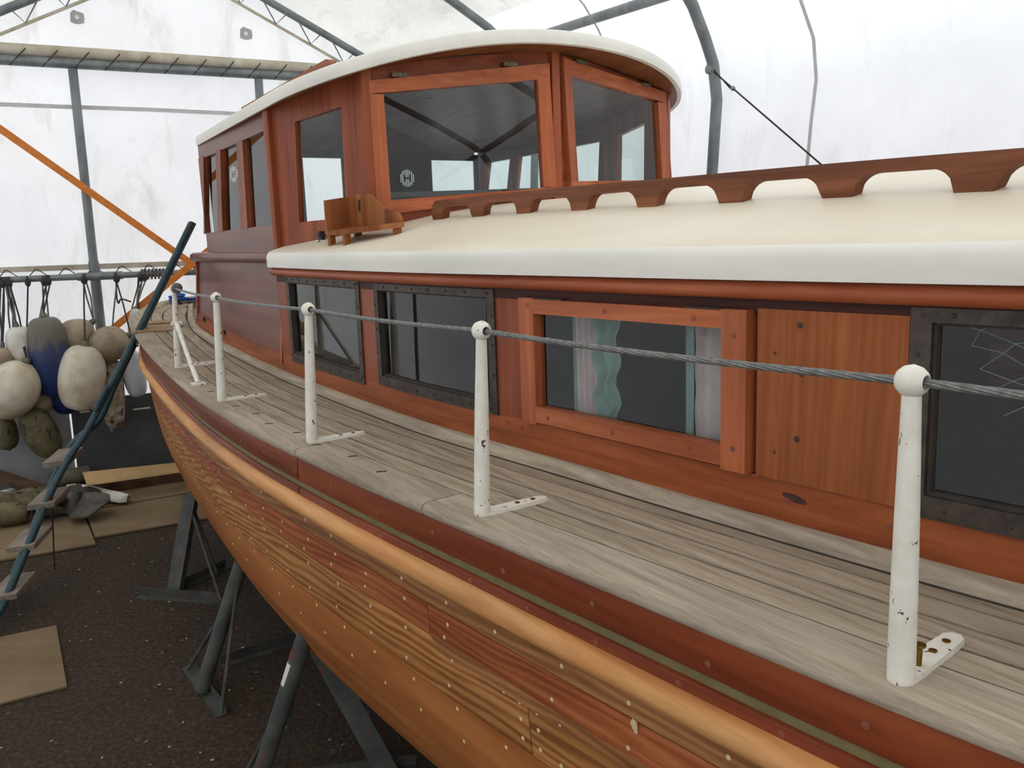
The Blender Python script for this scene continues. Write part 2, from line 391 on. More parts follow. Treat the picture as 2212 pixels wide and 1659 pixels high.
for gx, gy in ((166, 38), (531, 73)):
    q = onA(gx, gy, AB-.035); g = MB()
    n8 = 10; rr = [.05*(1+.15*math.sin(i*2.3)) for i in range(n8)]
    ring = [TW(q[0]+rr[i]*math.cos(i*2*math.pi/n8), AB-.035, q[2]+rr[i]*math.sin(i*2*math.pi/n8)) for i in range(n8)]
    g.prism(ring, [v+Ta*-.004 for v in ring]); pt = g.out('grommet_patch', 'patch_grey', wb)
    e = MB(); e.lathe([(.006, 0), (.016, 0), (.016, .005), (.006, .005)], TW(q[0], AB-.041, q[2]), -Ta, 14); e.out('eyelet', 'white_decal', pt)

# tent frame
tf = empty('tent_frame', TW(RIDGE, AB-.1, 0))
M0 = tf.matrix_world.inverted()
def wpart(name, m, mat, root, angle=.7):
    Mi = np.array(root.matrix_world.inverted())
    vs = [Mi[:3, :3]@v + Mi[:3, 3] for v in m.v]
    return obj(name, vs, m.f, mat, root, angle)
tag(tf, 'galvanised steel tube frame holding up the white tarpaulin shed', 'tent frame')
bpy.context.view_layer.update()
AP = AB-.09
for px in (157, 557):
    q = onA(px, 150, AP); m = MB().tube(tp((q[0], AP, 0), (q[0], AP, 1.7)), .038, 14); m.tube(tp((q[0], AP, 1.55), (q[0], AP, 3.1)), .033, 14)
    po = wpart('upright_pole', m, 'galvanised', tf)
zc = onA(160, 138, AP)[2]; zl = onA(200, 597, AP-.03)[2]
wpart('crossbar', MB().tube(tp((LL+.3, AP, zc), (3.05, AP, zc)), .036, 14), 'galvanised', tf)
wpart('low_rail', MB().tube(tp((LL+.3, AP-.03, zl), (.55, AP-.03, zl), (3.2, AP-.03, zl)), .024, 12), 'galvanised', tf)
wpart('low_rail_sleeve', MB().tube(tp((-.02, AP-.03, zl), (.3, AP-.03, zl)), .031, 12), 'galvanised', tf)
def zr(l): return 3.712-.487*abs(l-RIDGE)-.487*(RIDGE-1.532)
for sgn in (1, -1):
    ls = [RIDGE, RIDGE+sgn*2.3]
    wpart('rafter', MB().tube([TW(l, AP-.02, zr(l)-.02) for l in ls], .03, 12), 'galvanised', tf)
    m = MB()
    for i in range(8):
        l0 = RIDGE+sgn*(.1+i*.27); l1 = l0+sgn*.11; l2 = l0+sgn*.20
        m.tube(tp((l0, AP-.01, zr(l0)-.02), (l1, AP+.02, zr(l1)-.15), (l2, AP-.01, zr(l2)-.02)), .0055, 6)
    wpart('truss_lacing', m, 'galvanised', tf)
    wpart('lower_chord', MB().tube([TW(l, AP+.03, zr(l)-.155) for l in ls], .012, 8), 'tarp_beige', tf)
def arch(a, pr, rad=.034):
    pts = [(pr[0][0]-.06, a, 0), (pr[0][0]-.06, a, 2.2)] + [(l-.05, a, z-.05) for l, z in pr[:6]]
    pts = [TW(*p) for p in pts]
    fine = []
    for i in range(len(pts)-1): fine += [pts[i]+(pts[i+1]-pts[i])*k/3 for k in range(3)]
    fine += [TW(l, a, z-.07) for l, z in pr[6:11]]
    return MB().tube(fine, rad, 14)
AR1 = 4.30; AR2 = 6.62
for a_, pr_ in ((AR1, main), (AR2, main), (1.95, main), (-.4, main), (-2.8, main)):
    wpart('arch', arch(a_, pr_), 'galvanised', tf)
    wpart('arch', arch(a_, [(l+.11, z) for l, z in main[::-1]]), 'galvanised', tf)
lp = 2.98
z1 = onL(1200, 66, lp)[2]; z2 = onL(1420, 2, lp)[2]
wpart('purlin', MB().tube(tp((lp, AF+.1, z2), (lp, 6.6, z1)), .03, 12), 'galvanised', tf)
wpart('purlin', MB().tube(tp((2*RIDGE-lp, AF+.1, z2), (2*RIDGE-lp, 6.6, z1)), .03, 12), 'galvanised', tf)
# rolled beige tarp edge and lacing along the crossbar; batten above the low rail
q0 = onA(0, 116, AP-.0); rl = MB()
rl.tube(tp((LL+.3, AP+.02, zc+.075), (0, AP+.02, zc+.08), (1.2, AP+.02, zc+.075), (3.0, AP+.02, zc+.07)), .042, 12, flat=1)
rl.out('tarp_hem', 'tarp_beige', wb)
for i in range(12):
    l0 = -.5+i*.205
    MB().tube(tp((l0, AP-.03, zc-.035), (l0+.06, AP-.035, zc+.03), (l0+.11, AP-.02, zc+.085)), .004, 6).out('lacing_cord', 'rope_dark', wb)
bt = onA(200, 577, AP)[2]
MB().box(TW(.6, AP+.04, bt), (1.9, .012, .02), np.array([Tl, Ta, V(0, 0, 1)])).out('batten', 'tarp_beige', wb)
for i in range(9):
    l0 = -.55+i*.195
    MB().tube(tp((l0, AP-.03, zl), (l0+.06, AP, bt), (l0+.07, AP, bt), (l0+.15, AP-.03, zl+.01)), .0035, 6).out('lacing_cord', 'rope_dark', wb)
# bracing cable on the arch
pa = onL(1545, 150, LR-.1); pa = TW(LR-.1, AR1, pa[2]); pe = TW(*onL(1800, 378, LR-.16))
cb = empty('brace_cable', pe); tag(cb, 'thin steel bracing cable slanting from the curved tent arch', 'cable'); bpy.context.view_layer.update()
d = pe-pa; L_ = np.linalg.norm(d)
pend = pa+d*((AR1-2.0)/max(.1, (pa-pe)@Ta)); wpart('cable', MB().tube([pa, pend], .005, 8), 'rope_dark', cb)
wpart('cable_tail', MB().tube([pa+d*.02+V(0, 0, .012), pa+d*.18+V(0, 0, -.012)], .004, 6), 'rope_dark', cb)
wpart('clip', MB().lathe([(.004, -.015), (.013, -.008), (.013, .008), (.004, .015)], pa+d*.2, d, 10), 'galvanised', cb)
wpart('clip', MB().lathe([(.004, -.03), (.03, -.02), (.03, .02), (.004, .03)], pa-Tl*0-d*.01, Tl, 10), 'galvanised', cb)

# orange ratchet straps
def strap(pts, label):
    P = [TW(*p) for p in pts]; d = P[-1]-P[0]; d /= np.linalg.norm(d); ax = np.cross(d, Ta)
    o = strip(P, .052, 'ratchet_strap', 'strap_orange', None, axis=ax, th=.004); tag(o, label, 'strap', 'orange straps crossing on the back wall')
    return o
a_ = AB-.16
s0 = onA(0, 278, a_); s1 = onA(415, 570, a_); k = (s1-s0)
strap([s0-k*.3, s0, s1, s1+k*.5], 'long orange webbing strap running down from upper left across back wall')
s2 = onA(250, 705, a_-.02); s3 = onA(420, 566, a_-.02); k = s3-s2
strap([s2-k*.6, s3+k*.9], 'orange webbing strap rising from the hung fenders towards the wheelhouse')

# ================================================================== THE BOAT
NC = 1.25
O = V(NC, 1.5, -1.5)
Mb = Matrix(((Nv[0], Uv[0], Tv[0], 0), (Nv[1], Uv[1], Tv[1], 0), (Nv[2], Uv[2], Tv[2], 0), (0, 0, 0, 1)))
Mb.translation = Vector(W(*O))
boat = empty('motor_boat', None, Mb)
tag(boat, 'varnished wooden motor cruiser with white roofs, laid up on stands inside the tent', 'boat')
def bo(name, m, mat, parent=None, angle=.7, idx=None):
    return obj(name, [v-O for v in m.v], m.f, mat, parent or boat, angle, idx)
ES = [-3.2, -2.6, -2, -1.2, -.5, 0, .5, .97, 1.5, 1.92, 2.4, 2.87, 3.4, 3.9, 4.5, 5.0, 5.3, 5.6, 5.85, 6.0, 6.1, 6.15]
EN = [1.25, .85, .5, .2, .05, -.025, -.075, -.12, -.165, -.19, -.205, -.2, -.178, -.155, -.128, -.1, -.06, 0, .12, .3, .6, 1.25]
E_ = spline(ES, EN)
DEL = spline([0, .2, .35, .5, .65, .85, 1.0, 1.1, 1.18, 1.24], [0, 0, .003, .013, .043, .125, .245, .43, .75, 1.35])
def sheer(s): return .027*max(0, s-3)**2
def hullp(s, d):
    s2 = s + .1*d*max(0, s-2)**2
    n = NC if s2 >= 6.15 else E_(s2)
    return min(n + DEL(d), NC)
# samples along the sheer, evenly spaced in arc length
ss = np.linspace(-3.2, 6.15, 4000); nn = np.array([E_(s) for s in ss])
arc = np.r_[0, np.cumsum(np.hypot(np.diff(ss), np.diff(nn)))]
NS = 190
S_ = [float(np.interp(u, arc, ss)) for u in np.linspace(0, arc[-1], NS)]
def nrm(s):
    a, b = max(s-.02, -3.2), min(s+.02, 6.15); dn = E_(b)-E_(a); ds = b-a; L = math.hypot(dn, ds)
    return V(ds/L, -dn/L, 0)
def hp(s, d, o=0.0):
    return V(hullp(s, d), s, sheer(s)-d) + nrm(s)*o
def srange(a, b):
    return [a] + [s for s in S_ if a+.004 < s < b-.004] + [b]
def sweep(prof, a, b):                    # closed profile of (offset inward, depth below deck) along the sheer
    m = MB(); G = [[hp(s, d, o) for o, d in prof] for s in srange(a, b)]
    k = len(m.v); m.grid(G, True); n = len(prof); r = len(G)
    m.f += [tuple(range(n))[::-1], tuple((r-1)*n+j for j in range(n))]
    return m
BOW, STERN = -.75, 6.1

# ---- hull shell
dl = [.03, .1, .2, .3, .4, .5, .6, .7, .8, .9, 1.0, 1.08, 1.14, 1.19, 1.235]
m = MB()
m.grid([[hp(s, d, .017) for d in dl] for s in S_])
m.grid([[hp(s, d, .017)*V(-1, 1, 1)+V(2*NC, 0, 0) for d in dl] for s in S_])
hull = bo('hull', m, 'plank_plain')
kz = lambda s: -(P0[2]+Uv[2]*s)/Tv[2] + .004
G = [[V(NC+sg*.06, s, kz(s)), V(NC+sg*.06, s, -1.1+sheer(s))] for sg in (1,) for s in np.linspace(-1.6, 4.4, 12)]
H2 = [[v - V(.12, 0, 0) for v in r] for r in G]
bo('keel', MB().slab(G, H2), 'plank_plain', boat)

def strake(d0, d1, a, b, mat, o=0.0, th=.016, rows=3):
    ds = np.linspace(d0+.0012, d1-.0012, rows+1); sr = srange(a, b)
    return bo('hull_plank', MB().slab([[hp(s, d, o) for d in ds] for s in sr], [[hp(s, d, o+th) for d in ds] for s in sr]), mat, hull)
strake(.205, .262, BOW, STERN, 'plank_tan')
strake(.262, .345, BOW, 1.155, 'plank_red'); strake(.262, .345, 1.157, STERN, 'plank_red')
strake(.345, .49, BOW, .7785, 'plank_grain'); strake(.345, .49, .7815, STERN, 'plank_grain')
strake(.49, .70, BOW, STERN, 'plank_plain'); strake(.70, .86, BOW, STERN-.1, 'plank_plain'); strake(.86, 1.0, BOW, STERN-.3, 'plank_plain')
# pale scarfed strip let in along the top of the grained strake
sr = srange(BOW, 1.155); wd = lambda s: .03*min(1, max(.02, (1.155-s)/.05))
g = bo('hull_plank', MB().slab([[hp(s, .345-.002, -.0012), hp(s, .345+wd(s), -.0012)] for s in sr], [[hp(s, .343, .004), hp(s, .345+wd(s), .004)] for s in sr]), 'plank_tan', hull)
# sheer strake in two lengths, cove line, rub rail
for a, b in ((BOW, 1.886), (1.894, STERN)):
    bo('sheer_strake', sweep([(.02, .022), (.0, .022), (-.003, .104), (.0, .108), (.02, .108)], a, b), 'sheer_strake_wood', hull)
    bo('sheer_strake', sweep([(.02, .129), (.0, .129), (-.004, .132), (-.004, .155), (.02, .155)], a, b), 'sheer_strake_wood', hull)
bo('cove_line', sweep([(.02, .104), (.006, .106), (.006, .131), (.02, .133)], BOW, STERN), 'olive_cove', hull)
rp = [(.004, .151)] + [(-.030*math.sin(t)**.8 + .002, .181 - .030*math.cos(t)) for t in np.linspace(.12, math.pi-.12, 9)] + [(.004, .211)]
bo('rub_rail', sweep(rp, BOW, STERN), 'rub_rail_wood', hull, angle=1.2)

# ---- plugs (shared disc meshes)
def disc_mesh(name, r, h, mat):
    m = MB().lathe([(r, -.002), (r, h*.6), (r*.8, h)], (0, 0, 0), V(-1, 0, 0), 12); return mesh(name, m.v, m.f, mat)
def plug_at(name, me, p, parent, rz=0.0):
    o = link(name, me, parent); o.location = Vector(p-O); o.rotation_euler = (0, 0, rz); return o
pm_pale = disc_mesh('plug', .0050, .0012, 'plug_pale'); pm_red = disc_mesh('plug', .0065, .001, 'plug_red')
pm_dark = disc_mesh('plug', .0065, .001, 'plug_dark'); pm_teak = disc_mesh('plug', .0065, .001, 'plug_red')
def hrz(s): q = nrm(s); return math.atan2(q[1], q[0])
rg = random.Random(3)
for k in range(-2, 20):
    s = .47+.2*k
    for d in (.232, .284, .326, .372, .462, .515, .61):
        if s > 3 and d in (.232, .61): continue
        sj = s + rg.uniform(-.012, .012) + (.02 if d in (.326, .462) else 0)
        if rg.random() < .22: continue
        plug_at('plug', pm_pale, hp(sj, d+rg.uniform(-.006, .006), .0), hull, hrz(sj))
for s in (.75, .808):
    for d in (.375, .415, .462): plug_at('plug', pm_pale, hp(s, d, 0), hull, hrz(s))
for k in range(-2, 12):
    plug_at('plug', pm_red, hp(.3+.27*k, .07 if k % 2 else .085, -.002), hull, hrz(.3+.27*k))
    plug_at('plug', pm_red, hp(.16+.2*k, .143, -.004), hull, hrz(.16+.2*k))
pk = MB(); c0 = hp(.465, .268, -.002); pk.prism([c0+V(0, y, z) for y, z in ((-.008, -.008), (.004, -.01), (.01, .0), (.005, .01), (-.007, .008))], [c0+V(-.003, y, z) for y, z in ((-.008, -.008), (.004, -.01), (.01, .0), (.005, .01), (-.007, .008))])
bo('putty', pk, 'putty', hull)

# ---- deck
CS = [-2.2, -1.2, -.6, 0, .5, 1.06, 1.9, 2.25, 3.1, 3.5, 4, 4.5, 4.85, 5.17, 5.45, 5.7]
CN = [1.05, .68, .5, .382, .325, .28, .22, .219, .235, .246, .246, .238, .243, .277, .336, .40]
c_ = spline(CS, CN)
m = MB(); G = []
for s in srange(-1.0, 6.12):
    e = hp(s, 0, .02); G.append([V(e[0]+(2*NC-2*e[0])*q, e[1] if q in (0, 1) else e[1], sheer(s)-.005) for q in np.linspace(0, 1, 5)])
Gs = [[v-V(0, 0, .02) for v in r] for r in G]
deck = bo('deck', MB().slab(G, Gs), 'seam_dark')
def dplank(o0, o1, a, b, mat='teak_grey', th=.014):
    sr = srange(a, b); A = []; Bq = []
    for s in sr:
        p = V(E_(s), s, sheer(s)); q = nrm(s); r0 = p+q*o0; r1 = p+q*o1
        r0[2] = sheer(r0[1]); r1[2] = sheer(r1[1])
        A.append([r0, r1]); Bq.append([r0-V(0, 0, th), r1-V(0, 0, th)])
    return bo('deck_plank', MB().slab(A, Bq), mat, deck)
offs = [.1, .172, .246, .318, .392, .465, .54, .61, .68, .75, .83]
gap = .008
for i in range(len(offs)-1):
    a, b = offs[i]+gap/2, offs[i+1]-gap/2
    if i < 4: dplank(a, b, BOW, 6.0 if i < 2 else 5.9)
    else: dplank(a, b, 5.0, 5.86)
m = MB().prism([V(.35, 5.05, -.02), V(NC, 5.05, -.02), V(NC, 5.95, -.02), V(.45, 5.7, -.02)], [V(.35, 5.05, sheer(5.05)-.006), V(NC, 5.05, sheer(5.05)-.006), V(NC, 5.95, sheer(5.95)-.006), V(.45, 5.7, sheer(5.7)-.006)])
bo('aft_deck', m, 'teak_grey', deck)
cp = [(.098, .03), (-.008, .03), (-.015, .022), (-.016, .012), (-.011, .003), (.0, -.001), (.098, -.001)]
for a, b in ((BOW, 1.128), (1.132, 1.868), (1.874, 6.1)):
    bo('covering_board', sweep(cp, a, b), 'teak_cover', deck)
# margin moulding against the cabin
qr = [(0, 0), (.034, 0), (.032, .014), (.022, .025), (.006, .03), (0, .03)]
sr = list(np.linspace(-.9, 5.7, 100))
G = [[V(c_(s)-o, s, sheer(s)+t) for o, t in qr] for s in sr]
m = MB().grid(G, True); m.f += [tuple(range(6))[::-1], tuple((len(sr)-1)*6+j for j in range(6))]
bo('margin_moulding', m, 'teak_cover', deck, angle=1.0)
m = MB().slab([[V(c_(q)-.041, q, sheer(q)+.0004), V(c_(q)-.032, q, sheer(q)+.0004)] for q in sr], [[V(c_(q)-.041, q, sheer(q)+.0014), V(c_(q)-.032, q, sheer(q)+.0014)] for q in sr])
bo('margin_seam', m, 'seam_dark', deck)
# nail and screw slots in the covering board
slot = MB().box((0, 0, 0), (.004, .014, .0012)); slot_me = mesh('screw_slot', slot.v, slot.f, 'plug_dark', 0)
for k in range(14):
    s = 1.45+.21*k; o = link('screw_slot', slot_me, deck); p = V(E_(s)+.055+.02*(k % 2), s, sheer(s)+.0012); o.location = Vector(p-O); o.rotation_euler = (0, 0, 1.2)

# ---- trunk cabin side
def cp_(s, t, off=0.0): return V(c_(s)-off, s, t)
def cpan(s0, s1, t0, t1, o0, o1, base=False):
    k = max(2, int(abs(s1-s0)/.08)+1); sr = np.linspace(s0, s1, k)
    lo = (lambda s: sheer(s)) if base else (lambda s: t0)
    A = [[cp_(s, lo(s), o1), cp_(s, t1, o1)] for s in sr]; Bq = [[cp_(s, lo(s), o0), cp_(s, t1, o0)] for s in sr]
    return MB().slab(A, Bq)
AFT = 3.285; FWD = -1.2
side = bo('cabin_side', cpan(FWD, AFT, 0, .114, -.03, 0, True), 'mahogany')
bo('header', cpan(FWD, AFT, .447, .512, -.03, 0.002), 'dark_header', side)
for a, b in ((3.128, 3.285), (2.152, 2.284), (1.277, 1.408)):
    bo('cabin_post', cpan(a, b, .112, .45, -.03, .0), 'mahogany_vertical', side)
pn = bo('cabin_panel', cpan(.228, .533, .114, .456, -.03, .004), 'mahogany_panel', side)
for s, t in ((.438, .428), (.432, .335), (.44, .205)): plug_at('plug', pm_dark, cp_(s, t, .004), side)
for s, t in ((.492, .37), (.49, .17)): plug_at('plug', disc_mesh('plug', .0035, .001, 'plug_dark'), cp_(s, t, .004), side)
for s, t in ((1.37, .095), (1.31, .092), (.46, .075), (.25, .075), (1.9, .06), (2.75, .06)): plug_at('plug', pm_red, cp_(s, t, 0), side)
mk = [(.445-.0175*math.cos(a)*1.6, .083+.008*math.sin(a)-.004*math.cos(a)) for a in np.linspace(0, 2*math.pi, 14, endpoint=False)]
bo('scorch_mark', MB().prism([cp_(q, t, .0003) for q, t in mk], [cp_(q, t, .0008) for q, t in mk]), 'plug_dark', side)
# plain forward and port sides close the cabin
bo('cabin_side', cpan(FWD, -.35, .112, .45, -.03, 0), 'mahogany', boat)
mm = cpan(FWD, AFT, 0, .51, -.03, 0, True); mm.v = [v*V(-1, 1, 1)+V(2*NC, 0, 0) for v in mm.v]
bo('cabin_side', mm, 'mahogany', boat)
bd = [(0, .512), (.012, .513), (.026, .506), (.032, .495), (.028, .483), (.016, .475), (0, .474)]
sr = np.linspace(FWD, 3.30, 70); G = [[cp_(s, t, o) for o, t in bd] for s in sr]
m = MB().grid(G, True); m.f += [tuple(range(7))[::-1], tuple(69*7+j for j in range(7))]
bo('bead_moulding', m, 'bead_wood', boat, angle=1.1)
# bronze windows with riveted frames
riv = MB().lathe([(.0045, -.002), (.0045, .001), (.0025, .003)], (0, 0, 0), V(-1, 0, 0), 8); riv_me = mesh('rivet', riv.v, riv.f, 'seam_dark')
def ringc(s0, s1, t0, t1, i0, i1, j0, j1, o0, o1):
    m = MB()
    for q in ((s0, s1, j1, t1), (s0, s1, t0, j0), (s0, i0, j0, j1), (i1, s1, j0, j1)):
        k = cpan(q[0], q[1], q[2], q[3], o0, o1); m.add(k.v, k.f)
    return m
def bronze_window(s0, s1, t0, t1, w):
    fr = bo('window_frame', ringc(s0, s1, t0, t1, s0+w, s1-w, t0+w*1.1, t1-w*.7, -.012, .006), 'bronze', boat)
    bo('window_rim', ringc(s0+w*.8, s1-w*.8, t0+w*.9, t1-w*.55, s0+w*1.15, s1-w*1.15, t0+w*1.3, t1-w*.85, -.02, -.002), 'seam_dark', fr)
    bo('pane', cpan(s0+w*.9, s1-w*.9, t0+w, t1-w*.6, -.016, -.012), 'glass', fr)
    a = np.arange(s0+.03, s1, .105); b = np.arange(t0+.03, t1, .085)
    for s in a:
        plug_at('rivet', riv_me, cp_(s, t0+w*.5, .006), fr); plug_at('rivet', riv_me, cp_(s, t1-w*.35, .006), fr)
    for t in b:
        plug_at('rivet', riv_me, cp_(s0+w*.4, t, .006), fr); plug_at('rivet', riv_me, cp_(s1-w*.4, t, .006), fr)
bronze_window(2.282, 3.13, .094, .474, .036)
bronze_window(1.408, 2.154, .112, .47, .032)
bronze_window(-.40, .226, .106, .472, .036)
# opening wooden window
wf = bo('window_frame', cpan(.606, 1.218, .123, .166, -.012, .022), 'window_frame_wood', boat)
bo('top_rail', cpan(.606, 1.218, .413, .450, -.012, .022), 'window_frame_wood', wf)
for a, b in ((.545, .607), (1.217, 1.277)): bo('stile', cpan(a, b, .116, .453, -.012, .022), 'window_frame_upright', wf)
bo('pane', cpan(.60, 1.225, .16, .42, -.003, .001), 'glass', wf)
bo('gap', cpan(.532, .547, .112, .458, -.03, -.012), 'seam_dark', wf)
for s, t in ((.95, .432), (.68, .43), (.576, .40), (.576, .165), (.69, .145), (.93, .143), (1.17, .142), (1.24, .435)): plug_at('plug', pm_red, cp_(s, t, .022), wf)
for s in (.66, 1.16): bo('hinge', cpan(s-.05, s+.05, .449, .454, 0, .018), 'bronze', wf)
# inside of the cabin
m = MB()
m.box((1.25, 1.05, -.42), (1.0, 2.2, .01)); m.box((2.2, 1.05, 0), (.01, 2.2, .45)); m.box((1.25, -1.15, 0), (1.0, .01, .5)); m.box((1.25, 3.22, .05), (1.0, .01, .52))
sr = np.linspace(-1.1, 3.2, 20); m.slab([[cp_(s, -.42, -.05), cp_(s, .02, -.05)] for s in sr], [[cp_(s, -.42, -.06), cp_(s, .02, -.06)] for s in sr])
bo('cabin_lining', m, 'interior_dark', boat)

# ---- coach roof
def n_e(s): return c_(s)-.046
def R(s, n): return .575 + .187*(1-((NC-n)/(NC-n_e(s)))**2)
sr = list(np.linspace(-1.3, 3.25, 60)) + [3.28, 3.295]
G = []; idx = []
for s in sr:
    ins = .012 if s > 3.29 else (.004 if s > 3.27 else 0)
    e = n_e(s)+ins
    pro = [V(e+.02, s, .513), V(e, s, .514), V(e-.001, s, .54), V(e, s, .560), V(e+.004, s, .571), V(e+.012, s, R(s, e+.012)+.001)]
    for q in np.linspace(0, 1, 14)[1:]:
        n = e+.012+(NC-e-.012)*q; pro.append(V(n, s, R(s, n)))
    pro = pro + [v*V(-1, 1, 1)+V(2*NC, 0, 0) for v in pro[-2::-1]]
    G.append(pro)
Gi = [[v - V(0, 0, .025) if 5 <= j < len(r)-5 else v + V(.02 if j < 5 else -.02, 0, 0) for j, v in enumerate(r)] for r in G]
m = MB().slab(G, Gi)
a, b = len(G), len(G[0]); idx = []
for i in range(a-1):
    for j in range(b-1):
        idx += [1 if (j < 5 or j >= b-6) else 0, 2]
idx += [1]*(len(m.f)-len(idx))
roof = bo('coach_roof', m, ['cream_roof', 'white_fascia', 'interior_dark'], boat, angle=.9, idx=idx)
# ---- grab rail along the coach roof
NH = .58
feet = [2.31-.2945*k for k in range(11)]
def under(s):
    u = min(abs(s-f) for f in feet)
    if u <= .040: return -.004
    if u >= .088: return .042
    return .042*math.sqrt(max(0, 1-((.088-u)/.048)**2))
sr = sorted(set(list(np.round(np.arange(-.72, 2.352, .008), 4)) + [2.352]))
A = []; Bq = []
for s in sr:
    z0 = R(s, NH)+under(s); z1 = R(s, NH) + (.068 if s < 2.335 else .068-.02*((s-2.335)/.017)**2)
    A.append([V(NH-.015, s, z0), V(NH-.016, s, z1-.012), V(NH-.008, s, z1)]); Bq.append([V(NH+.015, s, z0), V(NH+.016, s, z1-.012), V(NH+.008, s, z1)])
bo('grab_rail', MB().slab(A, Bq), 'handrail_wood', boat, angle=.8)
mm = MB().slab(A, Bq); mm.v = [v*V(-1, 1, 1)+V(2*NC, 0, 0) for v in mm.v]; bo('grab_rail', mm, 'handrail_wood', boat, angle=.8)
# small black deck socket
q = bpl(695, 521, 'n', .335)
m = MB().lathe([(.016, 0), (.016, .018), (.022, .019), (.022, .027), (.014, .028), (.014, .038), (.006, .039)], (q[0], q[1], R(q[1], q[0])+.002), V(0, 0, 1), 14)
so = bo('deck_socket', m, 'black_plastic', boat)
bo('socket_cap', MB().tube([(q[0]-.02, q[1]-.03, R(q[1], q[0])+.03), (q[0]+.02, q[1]+.03, R(q[1], q[0])+.034)], .006, 8), 'black_plastic', so)
bo('socket_plate', MB().lathe([(.028, 0), (.028, .004), (.022, .005)], (q[0], q[1], R(q[1], q[0])-.002), V(0, 0, 1), 16), 'white_enamel', so)

# ---- stanchions and life line
upb = V(0, -.0645, .998)
BASE = [(0, 0), (-.081, .967), (-.130, 1.915), (-.158, 2.868), (-.108, 3.875)]
TOP = [(-.024, -.012), (.0, -.03), (.008, -.034), (.006, -.032), (.01, -.034)]
tops = []
sc = MB().lathe([(.006, -.002), (.006, .0015), (.0045, .002)], (0, 0, 0), V(0, 0, 1), 12); sc_me = mesh('screw', sc.v, sc.f, 'brass')
for i, ((bn, bs), (dn, ds)) in enumerate(zip(BASE, TOP)):
    b = V(bn, bs, sheer(bs)); hgt = .418 if i < 4 else .40
    t = b + V(dn, ds, hgt); tops.append(t); d = t-b
    k = [0, .05, .3, .6, .9, .955]; rr = [.0185, .0185, .0175, .0155, .0125, .012]
    if i == 0: rr = [x*1.0 for x in rr]
    post = bo('stanchion', MB().tube([b+d*x+V(0, 0, .002) for x in k], rr, 16), 'white_enamel', boat)
    ax = (tops[-1]-tops[-2]) if i else V(-.1, .95, -.0)
    hx = V(-.05, .95, 0); hx /= np.linalg.norm(hx)
    pr = [(.0095, -.0185), (.014, -.0165), (.019, -.010), (.0215, 0), (.019, .010), (.014, .0165), (.0095, .0185), (.0085, .012), (.0085, -.012), (.0095, -.0185)]
    m = MB()
    x1 = np.cross(hx, V(0, 0, 1)); x1 /= np.linalg.norm(x1); y1 = np.cross(hx, x1)
    m.grid([[t + hx*h + r*(math.cos(a)*x1+math.sin(a)*y1) for a in np.linspace(0, 2*math.pi, 22, endpoint=False)] for r, h in pr], True)
    bo('eye_ball', m, 'white_enamel', post, angle=1.2)
    fl = .18; ang = .12 if i == 0 else .0
    dv = V(math.cos(ang), math.sin(ang), 0); wv = V(-dv[1], dv[0], 0); wd = .0185
    outl = [(-.004, -wd), (.03, -wd*1.05), (.12, -wd*.95), (fl-.012, -wd*.85), (fl, -wd*.35), (fl, wd*.35), (fl-.012, wd*.85), (.12, wd*.95), (.03, wd*1.05), (-.004, wd)]
    lo = [b+dv*x+wv*y+V(0, 0, .0) for x, y in outl]
    m = MB().prism(lo, [v+V(0, 0, .009) + (b+dv*.08-v)*.06*V(1, 1, 0) for v in lo]); bo('foot', m, 'white_enamel', post)
    for j, x in enumerate((.095, .138)):
        o = link('screw', sc_me, post); o.location = Vector(b+dv*x+V(0, 0, .0095)-O)
    if i == 0:
        m = MB().lathe([(.0045, 0), (.0045, .024), (.0085, .028), (.0085, .031), (.0, .031)], b+dv*.042+V(0, -.004, .009), V(.05, 0, 1), 12); bo('loose_bolt', m, 'brass', post)
    if i == 4:
        pb = V(-.135, 3.355, sheer(3.355)); mid = b+d*.56
        bo('brace', MB().tube([mid+V(0, -.02, 0), pb+(mid-pb)*.5, pb+V(0, 0, .006)], [.013, .011, .0125], 12), 'white_enamel', post)
        bo('brace_pad', MB().box(pb+V(0, 0, .004), (.028, .034, .004)), 'white_enamel', post)
        bo('clevis', MB().tube([mid+V(-.026, -.012, 0), mid+V(.026, -.012, 0)], .011, 12), 'white_enamel', post)
        m = MB().box(b+V(.1, .035, .006), (.09, .011, .006)); bo('foot', m, 'white_enamel', post)
        bo('wire_lashing', MB().lathe([(.012, -.03), (.024, -.02), (.027, 0), (.022, .02), (.012, .035)], t+V(.006, -.03, 0), V(0, 1, -.15), 12), 'rope_grey', post)
# 6-strand wire rope
nxt = V(.10, -.965, .418+.0)
path = [tops[4]+V(0, .0, 0), tops[3], tops[2], tops[1], tops[0], nxt]
dense = []
for p, q in zip(path[:-1], path[1:]):
    L = np.linalg.norm(q-p); k = int(L/.008)
    for j in range(k):
        u = j/k; pt = p+(q-p)*u; pt = pt-V(0, 0, .006*4*u*(1-u)); dense.append(pt)
m = MB(); al = 0.0
fr_x = V(1, 0, 0); fr_y = V(0, 0, 1)
for st in range(6):
    m.tube([p + .0036*(math.cos(i*.16*1.6+st*math.pi/3)*fr_x + math.sin(i*.16*1.6+st*math.pi/3)*fr_y) for i, p in enumerate(dense)], .0024, 5, cap=False)
bo('life_line', m, 'wire_rope', boat, angle=1.2)

